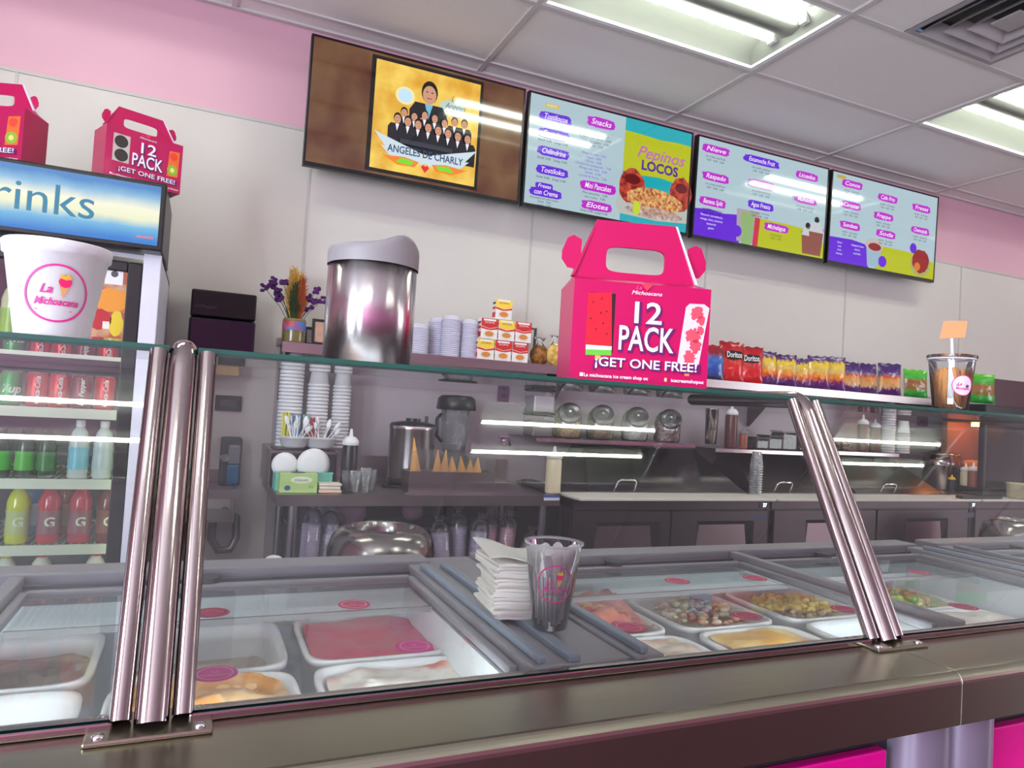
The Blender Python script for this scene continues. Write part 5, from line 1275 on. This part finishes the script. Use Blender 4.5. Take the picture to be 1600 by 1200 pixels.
# urn
y = 3.26; x0 = at(605, 700, y)[0]; x1 = at(680, 700, y)[0]; r_ = (x1-x0)*.92/2; h = .275
ur = thing('coffee_urn', 'round steel hot drink urn with a black base and lid knob', 'urn', ((x0+x1)/2, y, ZW+.001))
MB().lathe([(0, 0), (r_*.98, 0), (r_*.98, .03), (r_*.9, .035)], BLACK, n=30).build('base', ur)
MB().lathe([(r_, .034), (r_, h-.02), (r_*1.03, h-.015), (r_*1.03, h), (r_, h+.002)], BRUSHV, n=34).build('body', ur)
MB().lathe([(r_*1.01, h+.002), (r_*.95, h+.012), (r_*.5, h+.022), (0, h+.024)], BLACK, n=30).build('lid', ur)
MB().cyl((0, 0, h+.022), .035, .014, BLACK, 18).build('lid_knob', ur)
MB().box((.055, -.02, h+.012), (.067, -.005, h+.05), DGREY).build('latch', ur)
MB().tube([(-r_-.02, -.06, .02), (-r_-.05, -.12, .004), (-.05, -r_-.06, .005), (.06, -r_-.05, .004)], .004, BLACK, 6).build('power_cord', ur)
# blender
y = 3.28; xb = at(709, 700, y)[0]
bl = thing('blender', 'black blender with a clear jug and broad black lid beside the urn', 'blender', (xb, y, ZW+.001))
MB().lathe([(0, 0), (.095, 0), (.095, .03), (.085, .12), (.06, .155), (0, .155)], BLACK, n=24).build('motor_base', bl)
zj = .157; MB().lathe([(.055, zj), (.06, zj+.03), (.075, zj+.215), (.078, zj+.22)], glass('jug_plastic', (.62, .62, .68), .05, 1.6, .35), n=4*6).build('jug', bl)
MB().lathe([(0, zj), (.057, zj), (.058, zj+.035), (0, zj+.04)], DGREY, n=20).build('blade_collar', bl)
MB().lathe([(.094, zj+.205), (.098, zj+.21), (.092, zj+.26), (.075, zj+.275), (0, zj+.278)], BLACK, n=24).build('lid', bl)
MB().tube([(-.076, 0, zj+.18), (-.10, -.02, zj+.16), (-.10, -.02, zj+.08), (-.065, 0, zj+.05)], .009, BLACK, 8).build('handle', bl)
# cone holder
y = 2.95; x0, zb = at(638, 765, y); x1, zt = at(775, 734, y)
YD = .12
co = thing('cone_tray', 'steel open box holding waffle cones on the work table', 'box', (0, 0, 0)); zt = zt-(zb-ZW) if zb > ZW else zt
MB().box((x0, y, ZW+.001), (x1, y+.003, zt), STEEL).box((x0, y+.12, ZW+.001), (x1, y+.123, zt), STEEL).box((x0, y+.003, ZW+.001), (x0+.003, y+.12, zt), STEEL).box((x1-.003, y+.003, ZW+.001), (x1, y+.12, zt), STEEL).box((x0+.003, y+.003, zt-.03), (x1-.003, y+.12, zt-.026), STEEL).box((x0-.02, y-.02, ZW+.0004), (x1+.03, y-.0005, ZW+.004), STEEL).build('steel_box', co)
MB().box((x0+.002, y+.001, zt), (x1-.002, y+.003, zt+.09), CLEARP).box((x0+.002, y+.12, zt), (x1-.002, y+.122, zt+.09), CLEARP).build('clear_guard', co)
WAF = mat('waffle', (222, 160, 84), .8, var=.2, nscale=60, bump=.4); cn0 = None
for i, (u, hh, yy) in enumerate(((650, .16, .06), (684, .10, .10), (694, .105, .05), (722, .075, .08), (735, .06, .05), (745, .07, .08), (708, .07, .085))):
    x = at(u, 730, y+yy)[0]
    if cn0 is None: cn0 = MB().lathe([(.028, 0), (.026, .002), (.0015, .15), (0, .151)], WAF, n=16).build('waffle_cone'); o = cn0
    else: o = cn0.copy(); scene.collection.objects.link(o)
    o.location = (x, y+yy, zt-.025); o.scale = (1, 1, (hh+.03)/.17); o.rotation_euler = (0, R(-6+4*(i % 3)), 0)
    tag(o, ['tallest waffle cone, at the left of the steel box', 'small waffle cone second from the left', 'pointed waffle cone right of the second', 'waffle cone right of the pointed pair', 'short waffle cone near the box middle', 'waffle cone at the rear right of the group', 'waffle cone at the rear centre of the box'][i], 'cone', 'waffle cones in the steel box')
# tap on wall & small dishes
x, z = at(790, 690, 3.5); t = thing('wall_tap', 'small chrome tap and hook on the wall right of the blender', 'tap', (x, 3.53, z)); MB().cyl((0, -.02, 0), .018, .03, CHROME, 14, 'y').tube([(0, -.02, 0), (0, -.07, .01), (0, -.09, -.02)], .007, CHROME, 8).build('spout', t); MB().box((-.03, -.012, .02), (.03, .012, .03), CHROME).build('lever', t)
squeeze('cream coloured squeeze bottle with a pale nozzle beside the cones', 863, 771, 2.98, .22, .037, mat('cream_sauce', (222, 210, 176), .3), mat('pale_cap', (214, 220, 206), .4), ZW+.001)
tag(MB().box((at(875, 768, 3.0)[0], 3.02, ZW+.001), (wx1-.01, 3.3, ZW+.03), DGREY).build('dark_mat', bevel=.01), 'folded dark mat at the right end of the work table', 'mat')

# ================================================================== JAR SHELF
def small_shelf(label, ua, ub, v, y, yb_, zoff=0):
    x0 = at(ua, v, y)[0]; x1, z = at(ub, v+8, y); z = (at(ua, v, y)[1]+z)/2
    t = thing('steel_shelf', label, 'shelf', (0, 0, 0)); MB().box((x0, y, z-.02), (x1, y+.004, z), STEELV).box((x0, y+.004, z-.005), (x1, yb_, z), STEEL).build('shelf_board', t)
    return t, x0, x1, z
zj_y = 3.18
t, jx0, jx1, zj0 = small_shelf('steel shelf with the four slanted glass jars', 838, 1087, 685, zj_y, 3.53)
for x in (jx0+.15, jx1-.1): MB().prism([(3.25, zj0-.006), (3.535, zj0-.006), (3.535, zj0-.02)], 'x', x, x+.004, DARKST).build('bracket', t)
jm = {'peanut': ((206, 170, 110), (180, 130, 70)), 'granola': ((150, 90, 54), (110, 60, 40)), 'coconut': ((226, 220, 212), (200, 196, 190)), 'cereal': ((150, 110, 96), (206, 180, 170))}
for i, (u, kn, lb) in enumerate(((886, 'peanut', 'slanted glass jar of pale peanuts, first on the shelf'), (937, 'granola', 'slanted glass jar of brown granola'), (991, 'coconut', 'slanted glass jar of white coconut flakes'), (1042, 'cereal', 'slanted glass jar of mixed brown sprinkles, last on the shelf'))):
    y = 3.30; x = at(u, 680, y)[0]; t = thing('candy_jar', lb, 'jar', (x, y, zj0+.001), R(-28), 'slanted candy jars'); rr = .075
    c1, c2 = jm[kn]
    # contents: squat drum, jar body: drum with slanted mouth
    MB().lathe([(0, .003), (rr*.82, .003), (rr*.9, .02), (rr*.92, .085), (rr*.7, .10), (0, .104)], mat('fill_'+kn, c1, .8, var=1, nscale=60, col2=c2, bump=1), n=24).build('contents', t)
    MB().lathe([(0, 0), (rr*.88, 0), (rr*.98, .012), (rr*.98, .10), (rr*.9, .135), (rr*.6, .165), (0, .172)], glass('jar_glass', (.88, .88, .9), .02, 1.4, .08), n=28).build('glass_body', t)
    ld = MB().lathe([(.056, 0), (.061, .004), (.061, .016), (.052, .022), (0, .022)], mat('jar_chrome', (96, 92, 96), .2, .8, var=.05), n=26).build('lid', t, loc=(.008, -.045, .125), rot=(R(62), 0, 0))
    MB().lathe([(0, .022), (.030, .022), (.028, .024), (0, .024)], DGREY, n=20).build('lid_inlay', ld)
    MB().ball((0, 0, .030), .010, CHROME, 10, 8).build('lid_knob', ld)
    MB().box((-.03, -rr*1.01, .068), (.03, -rr*.97, .084), WHITE).build('name_tag', t)
# stacked square containers
y = 3.30; x = at(840, 680, y)[0]
for i, (z_, cc, lb) in enumerate(((0, (150, 134, 140), 'lower square canister with a white label under the jar stack'), (.125, (232, 230, 232), 'upper square canister full of white powder'))):
    t = thing('square_canister', lb, 'container', (x, y, zj0+.001+z_))
    MB().box((-.055, -.055, .002), (.055, .055, .085), mat('canfill_%d' % i, cc, .6)).build('contents', t, bevel=.006)
    MB().box((-.06, -.06, 0), (.06, .06, .108), CLEARP).build('body', t, bevel=.006); MB().box((-.064, -.064, .1085), (.064, .064, .123), BLACK).build('lid', t, bevel=.006)
    if i == 0: MB().box((-.02, -.0625, .05), (.035, -.0605, .066), WHITE).build('name_tag', t)
# second shelf
t, kx0, kx1, zk = small_shelf('steel shelf with dark candy tubs, left of the right post', 1118, 1290, 700, zj_y, 3.53)
BRS = mat('brown_sauce', (96, 50, 48), .3, var=.1); RST = mat('rust_sauce', (150, 80, 56), .4, var=.1)
squeeze('tall brown squeeze bottle with a white nozzle on the candy shelf', 1141, 697, 3.3, .265, .036, BRS, WHITE, zk+.001)
t = squeeze('small rust brown spice jar with a grey cap', 1161, 700, 3.26, .12, .024, RST, GREY, zk+.001)
dk = mat('dark_candy', (60, 44, 46), .5, var=1, nscale=60, col2=(120, 90, 70), bump=.5)
for i, (u, w_, h_, lb) in enumerate(((1182, .05, .06, 'small dark candy tub beside the spice jar'), (1202, .055, .075, 'second dark candy tub with a white label'), (1224, .06, .105, 'tall tub of dark mixed candy under a grey lid'), (1250, .055, .105, 'tall tub of dark candy nearest the right post'))):
    y = 3.3; x = at(u, 700, y)[0]; t = thing('candy_tub', lb, 'jar', (x, y, zk+.001)); MB().box((-w_+.006, -.045, .003), (w_-.006, .045, h_*.9), dk).build('candy', t, bevel=.01)
    MB().box((-w_, -.05, 0), (w_, .05, h_), CLEARP).build('tub', t, bevel=.01); MB().box((-w_-.002, -.052, h_+.0005), (w_+.002, .052, h_+.012), GREY if i > 1 else DGREY).build('lid', t, bevel=.003)
t = thing('shaker_cup', 'tall polished steel cup left of the brown squeeze bottle', 'cup', (at(1110, 698, 3.28)[0], 3.28, zj0+.004-.003))
MB().lathe([(0, 0), (.032, 0), (.038, .20), (.040, .205), (.037, .205), (0, .2)], STEELV, n=24).build('body', t)
# third shelf, right of post
t, qx0, qx1, zq = small_shelf('steel shelf right of the right post with sauce bottles', 1300, 1405, 703, zj_y, 3.53)
squeeze('tall brown squeeze bottle right of the right post', 1347, 703, 3.3, .24, .034, BRS, WHITE, zq+.001)
squeeze('dark red squeeze bottle behind the foam cup stack', 1366, 703, 3.36, .22, .034, BRS, WHITE, zq+.001)
o = MB().box((-.05, -.04, 0), (.05, .04, .06), dk).build('candy_tub', bevel=.01); o.location = (at(1318, 703, 3.3)[0], 3.3, zq+.001); tag(o, 'low dark candy tub just right of the right post', 'jar')

# ================================================================== PREP TABLES
def prep(label, x0, x1, doors, hoods, disp):
    t = thing('prep_table', label, 'prep table', (0, 0, 0), group='refrigerated prep tables')
    yf, zt = 2.86, ZW-.002
    CB = mat('cabinet_steel', (88, 78, 80), .38, 1, var=.08, nscale=4, stretch=(1, 20, 1))
    MB().box((x0, yf+.02, .12), (x1, 3.50, zt-.06), CB).build('cabinet', t, bevel=.003)
    MB().box((x0, yf-.01, zt-.06), (x1, 3.50, zt-.012), CB).build('top_band', t, bevel=.003)
    MB().box((x0+.005, 2.80, zt-.010), (x1-.005, 3.02, zt+.002), mat('cutting_board', (226, 220, 212), .5)).build('cutting_board', t, bevel=.003)
    MB().box((x0, 3.022, zt-.010), (x1, 3.50, zt+.004), STEEL).build('deck', t)
    for x in (x0+.06, x1-.06):
        for y in (yf+.08, 3.42): MB().cyl((x, y, 0), .025, .12, BLACK, 12).build('caster', t)
    for a, b in doors:
        d = MB(); za, zb = .16, zt-.068; y0, y1 = yf, yf+.018
        # recessed handle opening
        cxm = (a+b)/2+.03; hz0, hz1 = zb-.195, zb-.05; hw1, hw0 = .185, .155
        ha, hb = cxm-hw1, cxm+hw1
        d.box((a, y0, za), (b, y1, hz0), CB).box((a, y0, hz1), (b, y1, zb), CB).box((a, y0, hz0), (ha, y1, hz1), CB).box((hb, y0, hz0), (hb+.0, y1, hz1), CB) if False else d.box((a, y0, za), (b, y1, hz0), CB).box((a, y0, hz1), (b, y1, zb), CB).box((a, y0, hz0), (ha, y1, hz1), CB).box((hb, y0, hz0), (b, y1, hz1), CB)
        do = d.build('door', t)
        MB().add([(ha, y0-.0005, hz0), (hb, y0-.0005, hz0), (hb-.005, y0-.0005, hz1-.02), (hb-.03, y0+.017, hz0+.001), (ha+.015, y0+.017, hz0+.001), (ha+.03, y0+.015, hz1-.02), (hb-.05, y0+.015, hz1-.02), (ha, y0-.0005, hz1), (hb, y0-.0005, hz1)], [(4, 3, 6, 5)], mat('handle_recess', (170, 146, 150), .3, 1, var=.05)).add([(ha, y0-.0005, hz0), (ha+.015, y0+.017, hz0+.001), (ha+.03, y0+.015, hz1-.02), (ha, y0-.0005, hz1), (hb, y0-.0005, hz0), (hb-.03, y0+.017, hz0+.001), (hb-.05, y0+.015, hz1-.02), (hb, y0-.0005, hz1)], [(0, 1, 2, 3), (5, 4, 7, 6), (2, 6, 7, 3), (0, 4, 5, 1)], mat('handle_dark', (34, 28, 34), .4)).build('recessed_handle', do)
    for a, b, hx in hoods:
        hb_ = MB(); z0, z1 = zt+.005, zt+.212; i_ = .16
        v = [(a, 3.03, z0), (b, 3.03, z0), (b, 3.48, z0), (a, 3.48, z0), (a+i_*.9, 3.36, z1), (b-i_*.6, 3.36, z1), (b-i_*.6, 3.48, z1), (a+i_*.9, 3.48, z1)]
        hb_.add(v, [(0, 1, 5, 4), (4, 5, 6, 7), (2, 3, 7, 6)], mat('hood_steel', (128, 126, 126), .22, 1, var=.08, nscale=3)); hb_.add(v, [(3, 0, 4, 7), (1, 2, 6, 5)], DARKST)
        ho = hb_.build('food_hood', t)
        hz = z0+.03
        MB().tube([(hx-.06, 3.045, hz-.02), (hx-.055, 3.025, hz+.02), (hx-.04, 3.02, hz+.03), (hx+.04, 3.02, hz+.03), (hx+.055, 3.025, hz+.02), (hx+.06, 3.045, hz-.02)], .005, CHROME, 8).build('hood_handle', ho)
    if disp:
        xd_ = disp; MB().box((xd_-.035, yf-.013, zt-.052), (xd_+.035, yf-.0105, zt-.022), BLACK).build('display', t)
        p = Print(lambda u, v, l: (u, yf-.0135-l, v)); p.text('37', xd_, zt-.037, .026, mat('digits', (200, 225, 255), .3, var=0, emit=(200, 225, 255), estr=3), bold=.02); p.build('display_digits', t)
        p = Print(lambda u, v, l: (u, yf-.0005-l, v)); p.rect(xd_-.06, zt-.115, xd_+.03, zt-.085, paint((50, 56, 96))); p.build('maker_plate', t)
    return t
D1 = .575*2.86
prep('prep table with two recessed handle doors, next to the work table', 1.60, 2.775, ((1.605, 2.15), (2.162, 2.77)), ((1.78, 2.80-.03, 2.0),), at(1197, 783, 2.86)[0]-.02)
prep('longer prep table behind the right post', 2.785, 4.42, ((2.82, 3.58), (3.595, 4.38)), ((2.83, 3.58, 3.05), (3.62, 4.4, 3.9)), at(1518, 785, 2.86)[0])
t = prep('third prep table, cut off by the right picture edge', 4.43, 5.9, ((4.46, 5.15), (5.17, 5.87)), (), None)
# clear cup stack on prep board
o0 = None
x = at(1168, 765, 3.06)[0]
for i in range(12):
    if o0 is None: o0 = MB().lathe([(0, .08), (.024, .08), (.034, .004), (.037, .004), (.037, 0), (.033, 0)], glass('cup_haze', (.9, .92, .96), .1, 2.2, .45), n=18).build('clear_cup'); o = o0
    else: o = o0.copy(); scene.collection.objects.link(o)
    o.location = (x, 3.0, ZW+.0015+.0135*i); tag(o, 'clear cup in the upside down stack on the cutting board', 'cup', 'clear cups stacked on the first prep table')
cup_stack(1388, 3.32, zq, 16, .0165, 'foam cup in the stack on the shelf right of the post', 1.0)
cup_stack(1411, 3.30, zq-.0, 9, .0165, 'foam cup in the shorter stack beside the steel pots', 1.0)
# steel pots, bottles, warmer at right
def pot(label, u, y, r_, h, z):
    x = at(u, 740, y)[0]; t = thing('steel_pot', label, 'pot', (x, y, z)); MB().lathe([(0, 0), (r_, 0), (r_, h*.7), (r_*1.02, h*.71), (r_*1.02, h*.74), (r_, h*.75), (r_, h), (r_*1.04, h+.004), (r_*1.0, h+.012), (r_*.3, h+.03), (0, h+.03)], STEELV, n=28).build('body', t)
    MB().cyl((0, 0, h+.028), .018, .016, BLACK, 14).build('lid_knob', t); return x
zdk = ZW+.003
pot('steel round food warmer pot left of the sauce bottles', 1470, 3.3, .155, .25, zdk+.0) if False else None
x = at(1470, 740, 3.22)[0]
pot('larger steel food pot behind the yellow capped bottle', 1470, 3.28, .115, .24, zdk)
pot('smaller steel food pot, right of the larger one', 1530, 3.40, .09, .24, zdk)
YC = mat('yellow_squeeze_cap', (236, 196, 40), .4); CRS = mat('pale_sauce', (220, 210, 180), .3)
squeeze('cream squeeze bottle leftmost of the sauce group at the right', 1508, 772, 3.1, .20, .033, CRS, WHITE, zdk)
squeeze('brown squeeze bottle with a white nozzle in the right sauce group', 1520, 774, 3.04, .21, .033, RST, WHITE, zdk)
squeeze('cream squeeze bottle right of the brown one', 1536, 772, 3.10, .20, .033, CRS, WHITE, zdk)
squeeze('brown squeeze bottle with a yellow nozzle', 1550, 776, 3.04, .165, .034, RST, YC, zdk)
squeeze('small dark bottle with a yellow cap in front of the larger pot', 1487, 755, 3.1, .12, .022, BLACK, YC, zdk)
t = thing('round_tub', 'pale round food tub at the right picture edge', 'tub', (at(1598, 765, 2.86)[0]-.02, 2.86, zdk)); MB().lathe([(0, 0), (.075, 0), (.08, .09), (.083, .095), (.076, .095), (0, .09)], mat('pale_tub', (216, 206, 170), .4), n=28).build('body', t)
tag(MB().box((at(1487, 770, 2.9)[0], 2.83, ZW+.001), (at(1550, 770, 2.9)[0], 2.88, ZW+.02), BLACK).build('black_tongs', bevel=.008), 'long black utensil lying on the cutting board', 'utensil')
# heated display case
hx0 = at(1535, 700, 2.96)[0]; hx1 = hx0+.85
hc = thing('heated_display_case', 'black heated display case with orange lit food at the right edge', 'display case', (0, 0, 0))
zc0, zc1 = ZW+.004, at(1560, 650, 2.95)[1]-.03
MB().box((hx0, 2.95, zc1-.02), (hx1, 3.24, zc1+.10), BLACK).box((hx0, 3.20, zc0), (hx1, 3.24, zc1-.02), mat('case_back', (120, 70, 50), .5)).box((hx0, 2.95, zc0), (hx1, 3.20, zc0+.05), BLACK).box((hx0, 2.95, zc0+.05), (hx0+.03, 2.99, zc1-.02), BLACK).box((hx0+.45, 2.95, zc0+.05), (hx0+.47, 2.97, zc1-.02), BLACK).build('case', hc, bevel=.006)
MB().box((hx0+.03, 2.96, zc0+.05), (hx0+.45, 2.963, zc1-.02), GLASS).box((hx0+.47, 2.96, zc0+.05), (hx1, 2.963, zc1-.02), GLASS).build('pane', hc)
MB().box((hx0+.05, 3.0, zc0+.16), (hx1-.02, 3.18, zc0+.165), STEEL).build('rack', hc)
HL = mat('heat_lamp', (255, 150, 70), .4, var=0, emit=(255, 150, 70), estr=40)
for k in (.12, .55): MB().cyl((hx0+k, 3.08, zc1-.045), .03, .02, HL, 14).build('heat_lamp', hc)
PR = mat('baked_bread', (206, 130, 66), .8, var=.3, nscale=20)
for i in range(8):
    m = MB().ball((0, 0, 0), 1, PR, 14, 8, (.045, .06, .028)); o = m.build('bread_roll'); row = i//4; o.location = (hx0+.10+.10*(i % 4), 3.09, zc0+(.079 if row == 0 else .194)); tag(o, ['brown bread roll on the lower level of the lit case', 'brown bread roll on the rack of the lit case'][row], 'bread', ['rolls on the lower level of the case', 'rolls on the case rack'][row])

# ================================================================== ROUND BINS IN THE AISLE, MOP
def round_bin(label, u, y, r_, zt):
    x = at(u, 860, y)[0]; t = thing('round_bin', label, 'bin', (x, y, 0))
    ST = mat('bin_steel', (140, 134, 132), .2, 1, var=.05)
    MB().lathe([(0, 0), (r_*.96, 0), (r_*.96, zt-.12), (r_, zt-.118)], ST, n=40).build('body', t)
    MB().lathe([(r_+.004, zt-.117), (r_+.003, zt-.08), (r_*.94, zt-.035), (r_*.80, zt-.008), (r_*.62, zt), (r_*.60, zt-.004), (r_*.58, zt-.05)], ST, n=40).build('dome_lid', t)
    MB().lathe([(r_*.59, zt-.05), (0, zt-.05)], BLACK, n=30).build('opening', t)
    return t
round_bin('round stainless open top bin in the aisle in front of the work table', 596, 2.5, .188, at(596, 822, 2.5)[1])
round_bin('round stainless bin in the aisle at the right picture edge', 1590, 2.5, .185, at(1590, 812, 2.5)[1])
x, z = at(428, 869, 1.95); t = thing('mop', 'mop handle with a white rounded tip, behind the left freezer', 'mop', (x, 1.95, 0))
MB().cyl((0, 0, .03), .010, z-.05, GREY, 12).build('handle', t); MB().ball((0, 0, z-.012), .024, WHITE, 14, 10, (1, 1, .6)).build('tip', t); MB().lathe([(0, 0), (.08, 0), (.07, .03), (.02, .05), (0, .05)], PAPER, n=16).build('mop_head', t)
